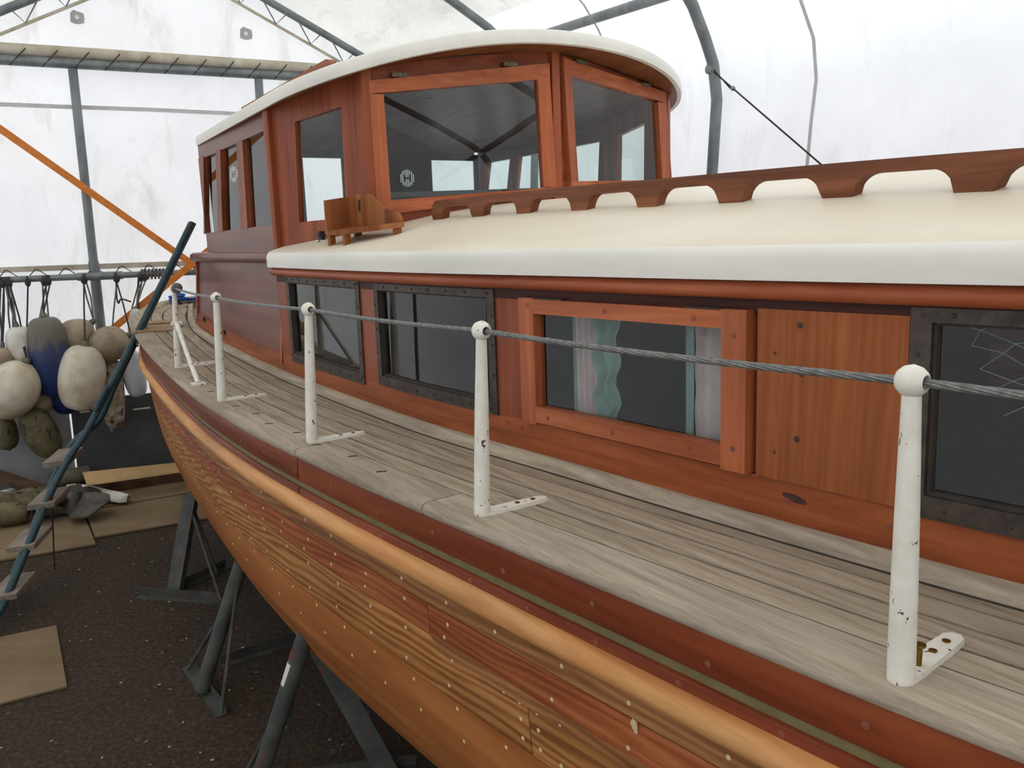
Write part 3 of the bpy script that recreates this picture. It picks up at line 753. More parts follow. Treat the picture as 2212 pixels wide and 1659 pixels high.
# ---- wheelhouse
K_ = V(.27, 3.31); J1 = V(.455, 2.634); M_ = V(NC, 2.475); J2 = V(2*NC-.455, 2.634); AFTC = V(.285, 4.68)
def under_roof(n, s): return 1.376 - .159*((n-NC)/1.028)**2 - .017*(s-2.312)
class Face:
    def __init__(s, a, b):
        s.a, s.b = a, b; s.d = (b-a); s.L = np.linalg.norm(s.d); s.d = s.d/s.L
        s.o = V(s.d[1], -s.d[0]); mid = (a+b)/2
        if s.o@(V(NC, 3.6)-mid) > 0: s.o = -s.o
    def P(s, u, t, off=0.0):
        q = s.a+s.d*u+s.o*off; return V(q[0], q[1], t)
    def px(s, x, y):
        nw = Nv*s.o[0]+Uv*s.o[1]; p0 = W(s.a[0], s.a[1], 0); r = ray(x, y)
        q = toB(C+r*(((p0-C)@nw)/(r@nw))); return ((V(q[0], q[1])-s.a)@s.d, q[2])
    def top(s, u, k=.02): q = s.a+s.d*u; return under_roof(q[0], q[1])+k
    def bot(s, u): q = s.a+s.d*u; return R(min(q[1], 3.28), q[0])-.03
def quadprism(fc, q, o0, o1): return MB().prism([fc.P(u, t, o0) for u, t in q], [fc.P(u, t, o1) for u, t in q])
def ringq(fc, outer, inner, o0, o1):
    m = MB(); vs = [fc.P(u, t, o) for o in (o0, o1) for q in (outer, inner) for u, t in q]; f = []
    for i in range(4):
        j = (i+1) % 4
        f += [(i, j, 4+j, 4+i), (8+i, 12+i, 12+j, 8+j), (i, 8+i, 8+j, j), (4+i, 4+j, 12+j, 12+i)]
    return m.add(vs, f)
def flip(m): m.v = [v*V(-1, 1, 1)+V(2*NC, 0, 0) for v in m.v]; return m
def grow(q, d):      # quad TL TR BR BL in (u,t), u grows to the right or left
    c = np.mean(np.array(q), axis=0); return [tuple(np.array(p)+np.sign(np.array(p)-c)*d) for p in q]
FA, FB, FC, FS = Face(K_, J1), Face(J1, M_), Face(M_, J2), Face(AFTC, K_)
FC2 = FC
gA = [FA.px(*p) for p in ((637, 263), (737, 230), (748, 470), (646, 480))]
gB = [FB.px(*p) for p in ((825, 206), (1155, 171), (1169, 405), (841, 435))]
fB = [FB.px(*p) for p in ((793, 177), (1181, 139), (1197, 415), (812, 467))]
gC = [FC.px(*p) for p in ((1224, 163), (1411, 222), (1420, 389), (1239, 393))]
fC = [FC.px(*p) for p in ((1207, 127), (1429, 201), (1441, 410), (1224, 425))]
gS = [[FS.px(*p) for p in q] for q in (((441, 339), (467, 327), (472, 499), (441, 504)), ((477, 323), (512, 308), (520, 493), (482, 497)), ((525, 304), (577, 282), (588, 485), (536, 491)))]
def outerq(fc, e0=0.0, e1=0.0): return [(-e0, fc.top(0)), (fc.L+e1, fc.top(fc.L)), (fc.L+e1, fc.bot(fc.L)), (-e0, fc.bot(0))]
wallA = bo('wheelhouse_wall', ringq(FA, outerq(FA), gA, -.03, 0), 'mahogany_vertical', boat)
bo('pane', quadprism(FA, grow(gA, .008), -.018, -.014), 'glass', wallA)
wA2 = bo('wheelhouse_wall', flip(ringq(FA, outerq(FA), gA, -.03, 0)), 'mahogany_vertical', boat)
bo('pane', flip(quadprism(FA, grow(gA, .008), -.018, -.014)), 'glass', wA2)
def windscreen(fc, fq, gq, hpx):
    wl_ = bo('wheelhouse_wall', ringq(fc, outerq(fc), grow(fq, -.018), -.035, 0), 'mahogany_cross', boat)
    o, i = fq, gq
    k = lambda a, b, f: tuple(np.array(a)+(np.array(b)-np.array(a))*f)
    tl, tr, br, bl = [np.array(p) for p in o]; a, b, c, d = [np.array(p) for p in i]
    ext = lambda p, q, side: q
    top = [tl, tr, np.array((tr[0], tr[1]-(tr-b)[1])), np.array((tl[0], tl[1]-(tl-a)[1]))]
    rail = quadprism(fc, [tl, tr, b+(tr-b)*V(1, 0), a+(tl-a)*V(1, 0)], -.01, .03)
    q2 = quadprism(fc, [d+(bl-d)*V(1, 0), c+(br-c)*V(1, 0), br, bl], -.01, .03)
    fr = bo('window_frame', rail, 'window_frame_cross', boat); bo('bottom_rail', q2, 'window_frame_cross', fr)
    for st in ([a+(tl-a)*V(1, 0), a, d, d+(bl-d)*V(1, 0)], [b, b+(tr-b)*V(1, 0), c+(br-c)*V(1, 0), c]):
        bo('stile', quadprism(fc, st, -.01, .0295), 'window_frame_upright', fr)
    bo('pane', quadprism(fc, grow(gq, .008), .006, .010), 'glass', fr)
    for x, y in hpx:
        u, t = fc.px(x, y); h = bo('hinge', quadprism(fc, [(u-.033, t+.010), (u+.033, t+.010), (u+.033, t-.008), (u-.033, t-.008)], 0, .0325), 'hinge_bronze', fr)
        for k2 in (-.022, 0, .022): bo('screw', quadprism(fc, [(u+k2-.003, t+.004), (u+k2+.003, t+.004), (u+k2+.003, t-.002), (u+k2-.003, t-.002)], .0325, .034), 'galvanised', fr)
    return wl_, fr
wood('window_frame_cross', (160, 84, 48), (182, 100, 60), (200, 120, 76), 'x', 24, .3, .4, var=.04, fine=.35)
wB, frB = windscreen(FB, fB, gB, ((860, 165), (1098, 142)))
wC, frC = windscreen(FC, fC, gC, ((1245, 137), (1385, 186)))
# posts at the corners
def vpost(p, r, out, t0, t1, parent, mat='mahogany_vertical', name='corner_post'):
    o = V(*out); o = o/np.linalg.norm(o); x = V(-o[1], o[0])
    pts = [p+o*.02*k+x*r*q for k, q in ((.0, -1), (.9, -.9), (1, -.5), (1, .5), (.9, .9), (0, 1), (-2, .8), (-2, -.8))]
    return bo(name, MB().prism([V(a[0], a[1], t0) for a in pts], [V(a[0], a[1], t1) for a in pts]), mat, parent)
vpost(M_, .022, (0, -1), R(M_[1], NC)-.03, under_roof(NC, M_[1])+.02, boat)
vpost(J1, .022, (-.45, -.85), FA.bot(FA.L), FA.top(FA.L), boat)
vpost(J2, .022, (.45, -.85), FA.bot(FA.L), FA.top(FA.L), boat)
vpost(K_, .026, (-1, -.15), R(3.28, .27)-.05, FA.top(0), boat)
# side with three lights
u0, u1 = 0, FS.L
tp0 = FS.top(u0); tp1 = FS.top(u1); tb = .575
a0, a1, a2 = gS
for mir in (0, 1):
    fl_ = flip if mir else (lambda m: m)
    top = [(u0, tp0), (u1, tp1), (u1, a2[1][1]), (a2[0][0], a2[0][1]), (a0[0][0], a0[0][1]), (u0, a0[0][1]-.01)]
    sw = bo('wheelhouse_side', fl_(quadprism(FS, [(u0, tp0), (u1, tp1), (u1, a2[1][1]+.006), (u0, a0[0][1]-.006)], -.03, 0)), 'house_side_wood', boat)
    bo('lower_rail', fl_(quadprism(FS, [(u0, a0[3][1]), (u1, a2[2][1]), (u1, tb-.03), (u0, tb-.03)], -.03, 0)), 'house_side_wood', sw)
    for (x0, y0), (x1, y1) in (((u0, a0[0][0]), (u0, a0[3][0])), ((a0[1][0], a1[0][0]), (a0[2][0], a1[3][0])), ((a1[1][0], a2[0][0]), (a1[2][0], a2[3][0])), ((a2[1][0], u1), (a2[2][0], u1))):
        tt = max(tp0, tp1)-.1
        zt = lambda u: a0[0][1]+(a2[1][1]-a0[0][1])*(u-u0)/(u1-u0)
        zb = lambda u: a0[3][1]+(a2[2][1]-a0[3][1])*(u-u0)/(u1-u0)
        bo('mullion', fl_(quadprism(FS, [(x0, zt(x0)+.004), (y0, zt(y0)+.004), (y1, zb(y1)-.004), (x1, zb(x1)-.004)], -.03, .004)), 'mahogany_vertical', sw)
    for g in gS: bo('pane', fl_(quadprism(FS, grow(g, .006), -.022, -.018)), 'glass', sw)
# aft wall with its openings
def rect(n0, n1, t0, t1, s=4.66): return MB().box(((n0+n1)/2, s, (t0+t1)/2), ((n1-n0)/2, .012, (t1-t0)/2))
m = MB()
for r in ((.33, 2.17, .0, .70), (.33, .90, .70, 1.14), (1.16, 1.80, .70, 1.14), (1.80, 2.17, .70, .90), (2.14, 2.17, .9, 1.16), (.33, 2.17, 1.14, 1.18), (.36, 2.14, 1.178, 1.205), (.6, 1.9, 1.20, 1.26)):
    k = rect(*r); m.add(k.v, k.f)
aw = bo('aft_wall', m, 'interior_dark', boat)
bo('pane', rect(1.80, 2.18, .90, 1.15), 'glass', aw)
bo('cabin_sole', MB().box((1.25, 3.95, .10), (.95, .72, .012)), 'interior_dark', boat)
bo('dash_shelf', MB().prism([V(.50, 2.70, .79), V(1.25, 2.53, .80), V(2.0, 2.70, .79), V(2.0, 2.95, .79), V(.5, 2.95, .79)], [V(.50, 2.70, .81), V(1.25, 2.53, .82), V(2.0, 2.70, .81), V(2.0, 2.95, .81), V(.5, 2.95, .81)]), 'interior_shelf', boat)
# H decals made of white bars on two panes
def decal(fc, x, y, rw, rh, off, parent):
    u, t = fc.px(x, y); m = MB(); nb = 8
    for i in range(nb):
        xx = (-1+(i+.5)*2/nb); hh = math.sqrt(max(.05, 1-xx*xx))
        spans = [(-hh, hh)]
        if i in (2, 5): spans = [(-hh, -.42), (.42, hh)]
        if i in (3, 4): spans = [(-hh, -.12), (.12, hh)]
        for p, q in spans:
            k = quadprism(fc, [(u+(xx-.055)*rw, t+p*rh), (u+(xx+.055)*rw, t+p*rh), (u+(xx+.055)*rw, t+q*rh), (u+(xx-.055)*rw, t+q*rh)], off, off+.001); m.add(k.v, k.f)
    return bo('window_decal', m, 'white_decal', parent)
decal(FB, 879, 385, .03, .034, .0045, frB)
sw0 = [o for o in boat.children if o.name.startswith('wheelhouse_side')][0]
decal(FS, 498, 376, .075, .04, -.0175, sw0)

# ---- wheelhouse roof with fascia and varnished soffit
wR, sf, sb, ex, sa = 1.028, 2.312, 3.074, 2.351, 4.66
th = np.linspace(-math.pi/2, math.pi/2, 81)
on = [NC + wR*math.copysign(abs(math.sin(t))**(2/ex), t) for t in th]; os_ = [sb-(sb-sf)*abs(math.cos(t))**(2/ex) for t in th]
sd = list(np.linspace(sa, sb, 16)[:-1]); kn = lambda s: .033*(s-sb)
on = [NC-wR+kn(s) for s in sd] + on + [NC+wR-kn(s) for s in sd[::-1]]; os_ = sd + os_ + sd[::-1]
def ring(k, dt): return [V(NC+(n-NC)*k, 3.6+(s-3.6)*k, under_roof(NC+(n-NC)*k, 3.6+(s-3.6)*k)+dt) for n, s in zip(on, os_)]
RT = .056
lays = [ring(.985, .0), ring(1.0, .002), ring(1.003, .02), ring(1.0, RT-.008), ring(.992, RT)] + [ring(k, RT+.012*(1-k)) for k in (.93, .8, .6, .4, .2, .02)]
wroof = bo('wheelhouse_roof', MB().grid(lays, True), 'white_fascia', boat, angle=1.0)
so_ = MB().grid([ring(k, .001 if k > .9 else .002) for k in (.992, .93, .8, .6, .4, .2, .02)], True)
bo('soffit', so_, 'soffit_wood', wroof, angle=1.0)
# underside of the rail glimpsed on top of the wheelhouse roof
def hr(n, s): return under_roof(n, s)+RT+.004
sA, sB = 2.95, 4.3; nr = .46
A = []; Bq = []
for s in np.linspace(sA, sB, 40):
    u = (s-sA); h = .055*min(1, math.sqrt(max(0, u/.05)))+.004; A.append([V(nr-.015, s, hr(nr, s)-.02), V(nr-.015, s, hr(nr, s)+h)]); Bq.append([V(nr+.015, s, hr(nr, s)-.02), V(nr+.015, s, hr(nr, s)+h)])
bo('roof_grab_rail', MB().slab(A, Bq), 'mahogany', boat)
# ---- lower house side abaft the trunk cabin
def lh(s, t): return V(c_(min(s, 4.9)) + .05*(t/.58), s, t)
def lpan(s0, s1, f0, f1, o0, o1):
    sr = np.linspace(s0, s1, 16)
    A = [[lh(s, f0(s))-V(o1, 0, 0), lh(s, f1(s))-V(o1, 0, 0)] for s in sr]; Bq = [[lh(s, f0(s))-V(o0, 0, 0), lh(s, f1(s))-V(o0, 0, 0)] for s in sr]
    return MB().slab(A, Bq)
LA = 5.0
hs_ = bo('house_side', lpan(3.30, LA, lambda s: sheer(s)+.09, lambda s: .545, -.03, -.004), 'house_side_wood', boat)
bo('base_board', lpan(3.285, LA+.02, lambda s: sheer(s), lambda s: sheer(s)+.062, -.03, .006), 'mahogany', hs_)
bo('ledge', lpan(3.30, LA, lambda s: sheer(s)+.06, lambda s: sheer(s)+.105, -.02, .002), 'mahogany', hs_)
bo('door_track', lpan(3.285, 3.305, lambda s: .03, lambda s: .475, -.03, .004), 'seam_dark', hs_)
bo('door_post', lpan(3.305, 3.335, lambda s: .06, lambda s: .54, -.03, .010), 'window_frame_upright', hs_)
bo('aft_edge', lpan(LA-.03, LA, lambda s: sheer(s)+.05, lambda s: .545, -.05, .006), 'mahogany_vertical', hs_)
pr = [(0, .528), (.02, .528), (.034, .536), (.038, .555), (.032, .572), (.015, .582), (-.05, .584), (-.05, .528)]
sr = np.linspace(3.29, LA+.02, 30); G = [[V(lh(s, .55)[0]-o, s, t) for o, t in pr] for s in sr]
m = MB().grid(G, True); m.f += [tuple(range(8))[::-1], tuple(29*8+j for j in range(8))]
bo('house_moulding', m, 'house_side_wood', boat, angle=1.0)
mm = lpan(3.30, LA, lambda s: sheer(s), lambda s: .575, -.03, 0); bo('house_side', flip(mm), 'mahogany', boat)
bo('aft_panel', MB().box((1.25, LA-.01, .32), (.97, .012, .25)), 'mahogany_cross', boat)
bo('house_shelf', MB().box((1.25, 4.83, .56), (.96, .17, .012)), 'mahogany_cross', boat)
for s, t in ((4.32, .135), (4.78, .18)):
    bo('vent_latch', MB().lathe([(.012, 0), (.012, .008), (.004, .01)], lh(s, t)-V(.004, 0, 0), V(-1, 0, 0), 10).tube([lh(s, t)-V(.008, .01, .012), lh(s, t)-V(.008, -.004, -.012)], .006, 8), 'black_plastic', hs_)
# wooden fairlead plate with metal edge at the quarter and cleat further aft
qp = [(5.0, .0), (5.0, .22), (5.10, .235), (5.12, .30), (5.2, .30), (5.19, .05), (5.15, -.01)]
def dk(s, o): p = V(E_(s), s, 0)+nrm(s)*o; p[2] = sheer(p[1]); return p
lo = [dk(s, o-.02) for s, o in qp]
fp = bo('quarter_plate', MB().prism([v+V(0, 0, .001) for v in lo], [v+V(0, 0, .012) for v in lo]), 'plate_tan', boat)
lo2 = [dk(s+.16, o) for s, o in ((5.06, .03), (5.06, .27), (5.14, .27), (5.14, .03))]
bo('slide_board', MB().prism([v+V(0, 0, .001) for v in lo2], [v+V(0, 0, .016) for v in lo2]), 'plate_tan', fp)
bo('plate_edge', MB().tube([hp(5.04, .09, -.012), hp(5.06, .0, -.012), dk(5.0, .0)+V(0, 0, .008)], .006, 8), 'brass', fp)
q = V(.33, 5.86, sheer(5.86))
bo('cleat', MB().lathe([(.035, 0), (.035, .006), (.014, .01), (.014, .04), (.02, .045)], q, V(0, 0, 1), 12).tube([q+V(-.05, 0, .045), q+V(.05, .02, .045)], .008, 8), 'bronze', boat)

# ================================================================== LOOSE THINGS ABOARD
def thing_at(name, loc_b, label, cat, group=None):
    o = empty(name, None, Matrix.Translation(Vector(W(*loc_b))) @ Mb.to_3x3().to_4x4()); tag(o, label, cat, group); return o
def tpart(name, m, mat, root, ref, angle=.7): return obj(name, [v-ref for v in m.v], m.f, mat, root, angle)
# side-light screens: base on two feet, L of two boards
def light_screen(n0, s0, sg, label):
    tz = R(s0, n0 if sg > 0 else 2*NC-n0); ref = V(n0, s0, tz)
    o = thing_at('light_screen', ref, label, 'light screen', 'wooden side-light screens on the coach roof')
    rn = lambda n: n0+n*sg if sg > 0 else 2*NC-(n0+n*sg)
    X = lambda n, s, t: V(n0+n*sg, s0+s, tz+(.45 if t > .01 else 1)*(R(s0+s, max(rn(n), n_e(s0+s)+.02))-tz)+t)
    L1, L2 = .40, .125; zb = .022
    drop = -.045
    for (na, sa_) in ((-.108, .005), (-.108, -.15), (-.005, -.02), (-.005, -.38)):
        zz = -.001
        tpart('foot_block', MB().prism([X(na-.012, sa_-.012, zz), X(na+.012, sa_-.012, zz), X(na+.012, sa_+.012, zz), X(na-.012, sa_+.012, zz)], [X(na-.012, sa_-.012, zb), X(na+.012, sa_-.012, zb), X(na+.012, sa_+.012, zb), X(na-.012, sa_+.012, zb)]), 'old_board', o, ref)
    base = [(.015, .02), (.015, -L1), (-.03, -L1), (-.08, -L1*.74), (-L2, -L1*.42), (-L2, .02)]
    tpart('base_plate', MB().prism([X(a, b, zb) for a, b in base], [X(a, b, zb+.018) for a, b in base]), 'old_board', o, ref)
    tpart('back_board', MB().prism([X(a, b, zb+.018) for a, b in ((.01, .0), (-L2, .0), (-L2, .018), (.01, .018))], [X(a, b, zb+.018+.118) for a, b in ((.01, .0), (-L2, .0), (-L2, .018), (.01, .018))]), 'old_board', o, ref)
    A = []; Bq = []
    for q in np.linspace(0, 1, 24):
        h = .122 if q < .2 else .122 - (.122-.045)*(.5-.5*math.cos(math.pi*min(1, (q-.2)/.62)))
        if q > .82: h = .045*math.sqrt(max(.04, 1-((q-.82)/.18)**2))
        s = -q*L1; A.append([X(-.002, s, zb+.018), X(-.002, s, zb+.018+h)]); Bq.append([X(.012, s, zb+.018), X(.012, s, zb+.018+h)])
    tpart('profile_board', MB().slab(A, Bq), 'old_board', o, ref)
    tpart('slot', MB().box(X(-.004, -.05, zb+.095), (.003, .005, .022)), 'seam_dark', o, ref)
    return o
light_screen(.375, 2.64, 1, 'worn wooden side-light screen standing on the cream roof by the quarter window')
light_screen(2*NC-.375, 2.64, -1, 'wooden side-light screen beyond the wheelhouse, mostly hidden by the grab rail')
# curtains behind the opening window
def curtain(s0, s1, label, ruffle):
    ref = V(c_((s0+s1)/2)+.05, (s0+s1)/2, .17)
    o = thing_at('curtain', ref, label, 'curtain', 'curtains in the cabin window')
    def sheet(a, b, amp, fr, off, mat, name, z0=.135, z1=.432, ph=0, wob=0):
        A = []; k = 60
        for i in range(k+1):
            s = a+(b-a)*i/k; x = amp*math.sin(fr*i/k*2*math.pi+ph)
            A.append([V(c_(s)+.05+off+x*(.6+.4*q), s+wob*math.sin(q*19+i*.05), z0+(z1-z0)*q) for q in np.linspace(0, 1, 14)])
        Bq = [[v+V(.002, 0, 0) for v in r] for r in A]
        tpart(name, MB().slab(A, Bq), mat, o, ref, angle=1.2)
    w_ = s1-s0
    if ruffle:
        sheet(s0+w_*.35, s1-w_*.1, .008, 4, 0, 'pink_cloth', 'cloth'); sheet(s1-w_*.1, s1, .002, 1, 0, 'teal_cloth', 'hem')
        sheet(s0, s0+w_*.42, .010, 1.6, -.006, 'teal_cloth', 'ruffle', .125, .43, 1.0, .012)
    else:
        sheet(s0, s1-w_*.12, .010, 2.4, 0, 'pink_cloth', 'cloth', wob=.002); sheet(s1-w_*.12, s1, .002, 1, 0, 'teal_cloth', 'hem')
    return o
# left curtain spans pixels 1230-1330, right curtain 1478-1572
curtain(.985, 1.15, 'pink pleated curtain with blue-green ruffle at left of the opening window', True)
curtain(.575, .768, 'pale pink curtain gathered at right of the opening window', False)
# fishing net behind the near window
ref = V(.45, 0, .30)
net = thing_at('fishing_net', ref, 'grey knotted net hung inside the nearest cabin window', 'net')
rgn = random.Random(5); m = MB()
gp = {}
for i in range(15):
    for j in range(9):
        s = .19-.042*i+.006*rgn.uniform(-1, 1)-.012*j; t = .44-.018*j-.006*i*(j/8)+.004*rgn.uniform(-1, 1)+.010*math.sin(i*.9)
        gp[i, j] = V(c_(s)+.055+.01*rgn.uniform(-1, 1), s, t if t > .2 else .2)
for i in range(14):
    for j in range(8):
        if (i+j) % 2 == 0:
            m.tube([gp[i, j], gp[i+1, j+1]], .0007, 4, cap=False)
        else: m.tube([gp[i+1, j], gp[i, j+1]], .0007, 4, cap=False)
tpart('net_mesh', m, 'net_cord', net, ref)
# blue rope at the stern
m = MB(); pts = []
for k in range(40):
    u = k/39; p = V(.30+.75*u+.02*math.sin(k*.9), 5.93-.02*u+.03*math.sin(k*.5), 0); p[2] = sheer(p[1])+.014+.012*abs(math.sin(k*.45)); pts.append(p)
ref = pts[0]; br = thing_at('mooring_line', ref, 'blue rope lying along the stern deck edge beside the cleat', 'rope')
tpart('rope', MB().tube(pts, .011, 8), 'blue_rope', br, ref, 1.2)
tpart('rope_coil', MB().tube([V(.33+.05*math.cos(a), 5.86+.05*math.sin(a), sheer(5.86)+.02+.01*a/3) for a in np.linspace(0, 14, 60)], .009, 7), 'blue_rope', br, ref, 1.2)

# ================================================================== AROUND THE BOAT
def wthing(name, loc, label, cat, group=None):
    o = empty(name, loc); tag(o, label, cat, group); bpy.context.view_layer.update(); return o
# ---- boat stands
def stand(foot_px, top_px, topD, bars, rods, label, kind, pole_r=.033):
    f = atz(*foot_px, 0.0); t = atD(*top_px, topD)
    o = wthing('boat_stand', f*V(1, 1, 0), label, 'boat stand', 'steel stands propping the hull')
    if kind == 'pipe': wpart('prop_pole', MB().tube([f+V(0, 0, .02), t], pole_r, 14), 'stand_steel', o)
    else:
        d = t-f; x = V(1, -.3, 0); x /= np.linalg.norm(x); y = np.cross(d/np.linalg.norm(d), x)
        m = MB().prism([f+x*a*.042+y*b*.02+V(0, 0, .02) for a, b in ((-1, -1), (1, -1), (1, 1), (-1, 1))], [t+x*a*.042+y*b*.02 for a, b in ((-1, -1), (1, -1), (1, 1), (-1, 1))]); wpart('prop_beam', m, 'stand_steel', o)
    for a, b in bars:
        p, q = atz(*a, .0), atz(*b, .0); d = q-p; d /= np.linalg.norm(d); x = V(-d[1], d[0], 0)*.022
        m = MB().prism([p-x, p+x, q+x, q-x], [v+V(0, 0, .006) for v in (p-x, p+x, q+x, q-x)])
        m.prism([p+x*.8, p+x, q+x, q+x*.8], [v+V(0, 0, .05) for v in (p+x*.8, p+x, q+x, q+x*.8)]); wpart('base_bar', m, 'stand_steel', o)
    for (a, fr_), b in rods:
        p = f+(t-f)*fr_; q = atz(*b, .02); wpart('stay_rod', MB().tube([p, q], .009, 8), 'stand_steel', o)
    return o
stand((379, 1280), (413, 1070), 4.75, [((299, 1290), (480, 1302)), ((385, 1276), (492, 1226))], [((None, .9), (478, 1298)), ((None, .95), (470, 1240))], 'grey steel beam stand furthest aft, beside the plywood sheets', 'beam')
stand((436, 1500), (522, 1215), 3.62, [((403, 1442), (480, 1548)), ((480, 1440), (650, 1384))], [((None, .93), (478, 1540)), ((None, .72), (406, 1446))], 'pipe stand with angle-iron foot, in the middle of the three', 'pipe')
stand((545, 1740), (664, 1360), 2.82, [((500, 1690), (600, 1800)), ((600, 1700), (900, 1660))], [((None, .8), (612, 1700)), ((None, .62), (520, 1690))], 'pipe stand nearest the camera with white and red paint marks', 'pipe', .032)
st3 = [o for o in COL.objects if o.name.startswith('boat_stand')][-1]
f3 = atz(545, 1740, 0); t3 = atD(664, 1360, 2.82)
for a, b, mt in ((.84, .90, 'red_paint'), (.70, .82, 'white_fascia')):
    if mt not in MATS: paint('red_paint', (120, 44, 48), (84, 50, 48), 30, .6)
    d = t3-f3; side_ = V(-.02, -.012, 0)
    wpart('paint_mark', MB().tube([f3+d*a+side_*.55, f3+d*b+side_*.55], .0235, 10), mt, st3)
p1 = atD(690, 1400, 3.05); p2 = atz(850, 1690, .0)
d = p2-p1; x = V(1, .2, 0)/1.02*.045; y = np.cross(d/np.linalg.norm(d), V(1, .2, 0)/1.02)*.012
wpart('prop_beam', MB().prism([p1-x-y, p1+x-y, p1+x+y, p1-x+y], [p2-x-y, p2+x-y, p2+x+y, p2-x+y]), 'stand_steel', st3)

# ---- boarding ladder leaning on the quarter
near = [((-60, 1432), 3.86), ((0, 1318), 4.10), ((60, 1180), 4.40), ((112, 1058), 4.68), ((150, 988), 4.83), ((188, 930), 4.95), ((232, 846), 5.07), ((312, 690), 5.26), ((414, 482), 5.52)]
A = [atD(*p, D) for p, D in near]; A[0][2] = 0.02
off = V(-.12, .28, 0)
fx = {7: V(-.012, .06, 0), 8: V(-.012, .06, 0), 6: V(-.03, .16, 0), 5: V(-.045, .25, 0)}
ld = wthing('boarding_ladder', A[0]*V(1, 1, 0), 'blue-green tubular boarding ladder with wooden treads leaning on the stern quarter', 'ladder')
def smooth(P, k=6):
    P = [P[0]]+list(P)+[P[-1]]; o = []
    for i in range(1, len(P)-2):
        for j in range(k):
            t = j/k; o.append(.5*((2*P[i])+(-P[i-1]+P[i+1])*t+(2*P[i-1]-5*P[i]+4*P[i+1]-P[i+2])*t*t+(-P[i-1]+3*P[i]-3*P[i+1]+P[i+2])*t**3))
    return o+[P[-2]]
wpart('side_rail', MB().tube(smooth(A), .021, 12), 'ladder_blue', ld)
wpart('side_rail', MB().tube(smooth([p+fx.get(i, off) for i, p in enumerate(A)]), .021, 12), 'ladder_blue', ld)
# spare tube clamped on the handrail
j0 = A[5]+(A[6]-A[5])*.55+V(.0, -.045, .0); wpart('clamp_tube', MB().tube([j0, j0+(A[6]-A[5])*.62], .019, 10), 'ladder_blue', ld)
for px, py, D in ((122, 1007, 4.80), (90, 1098, 4.58), (46, 1190, 4.37), (6, 1297, 4.14)):
    c = atD(px, py, D); cl = V(.55, .25, 0); cl /= np.linalg.norm(cl); la = V(-.165, .986, 0)
    c = c+la*.13
    m = MB().prism([c+cl*a*.068+la*b*.14 for a, b in ((-1, -1), (1, -1), (1, 1), (-1, 1))], [c+cl*a*.068+la*b*.14+V(0, 0, .03) for a, b in ((-1, -1), (1, -1), (1, 1), (-1, 1))])
    wpart('tread', m, 'tread_wood', ld)

# ---- fenders and buoys hung from the low rail
AFN = AB-.28
def fender(px, py, rpx, hpx, mat, label, tilt=0.0, shape='capsule', aoff=0.0, rope_px=None, tip='fender_grime', double=True, top_eye=True):
    a = AFN-aoff; c = TW(*onA(px, py, a)); sc_ = a/1850*1.03
    r = rpx*sc_; h = hpx*sc_
    ax = V(0, 0, 1)*math.cos(tilt) + Tl*math.sin(tilt)
    o = wthing('fender', c-ax*h, label, 'fender', 'old fenders hung along the back wall')
    if shape == 'capsule':
        prof = [(r*.15, -h)] + [(r*max(.16, math.sin(t)**(.6 if h/r < 1.75 else .42)), -h*.97*math.cos(t)) for t in np.linspace(.06, math.pi-.06, 22)] + [(r*.15, h)]
    elif shape == 'pear':
        prof = [(r*max(.12, math.sin(t))*(1 if t < 1.8 else 1-.22*(t-1.8)), -h*math.cos(t)) for t in np.linspace(.1, math.pi-.1, 18)]
    else:
        prof = [(r*max(.1, math.sin(t)), -h*math.cos(t)) for t in np.linspace(.1, math.pi-.1, 18)]
    wpart('body', MB().lathe(prof, c, ax, 22), mat, o, 1.2)
    wpart('tip', MB().lathe([(r*.16, 0), (r*.2, .03*h/.2*.3), (r*.12, .04)], c+ax*h*.96, ax, 10), tip, o)
    wpart('valve', MB().lathe([(r*.2, 0), (r*.16, .012), (r*.06, .014)], c-ax*h*.95, -ax, 10), tip, o)
    if rope_px:
        rt = TW(onA(*rope_px, AP-.03)[0], AP-.065, zl+.026); e = c+ax*(h+.02)
        for k in ((-.5, .5) if double else (0,)):
            w_ = Tl*.012*k
            wpart('lanyard', MB().tube([rt+w_, rt+w_*1.6-V(0, 0, .06), (rt+e)/2+w_*2.4, e], .006, 7), 'rope_grey' if aoff < .1 else 'rope_dark', o)
        wpart('knot', MB().lathe([(.008, -.03), (.02, -.012), (.022, .01), (.01, .03)], rt-V(0, 0, .05), V(0, 0, 1), 10), 'rope_dark', o)
    return o
fender(27, 842, 46, 57, 'fender_cream', 'big round cream fender at the left edge, in front of the others', .5, 'round', .2, (18, 610))
fender(2, 782, 22, 28, 'fender_tan', 'small tan fender cut by the left edge above the big cream one', .2, 'round', .1, (4, 605))
fender(46, 746, 25, 36, 'fender_white', 'small white and grey fender with an eye, left of the blue one', -.1, 'capsule', .06, (14, 605))
fender(108, 770, 36, 76, 'fender_blue', 'long dark blue fender with a grimy top', -.03, 'capsule', .12, (104, 600))
fender(131, 846, 27, 45, 'fender_blue', 'blue fender half hidden below between the long blue and cream ones', -.25, 'capsule', .0, (94, 600))
fender(163, 726, 32, 38, 'fender_tan', 'tan pear-shaped buoy tilted behind the blue fender', .9, 'pear', .02, (182, 600))
fender(177, 816, 42, 64, 'fender_cream', 'plump cream oval fender hanging in front of the grey board', .18, 'capsule', .22, (180, 600), double=False)
fender(236, 743, 34, 37, 'fender_tan', 'round tan buoy right of the cream oval fender', 1.2, 'round', .14, (250, 600), double=False)
fender(244, 850, 21, 70, 'fender_mottled', 'slim peeling brown and white fender below the round buoy', .04, 'capsule', .08, (252, 600), tip='fender_mottled', double=False)
fender(288, 806, 21, 48, 'fender_pale_blue', 'pale bluish white fender next to the boat stern', -.12, 'capsule', .05, (304, 600))
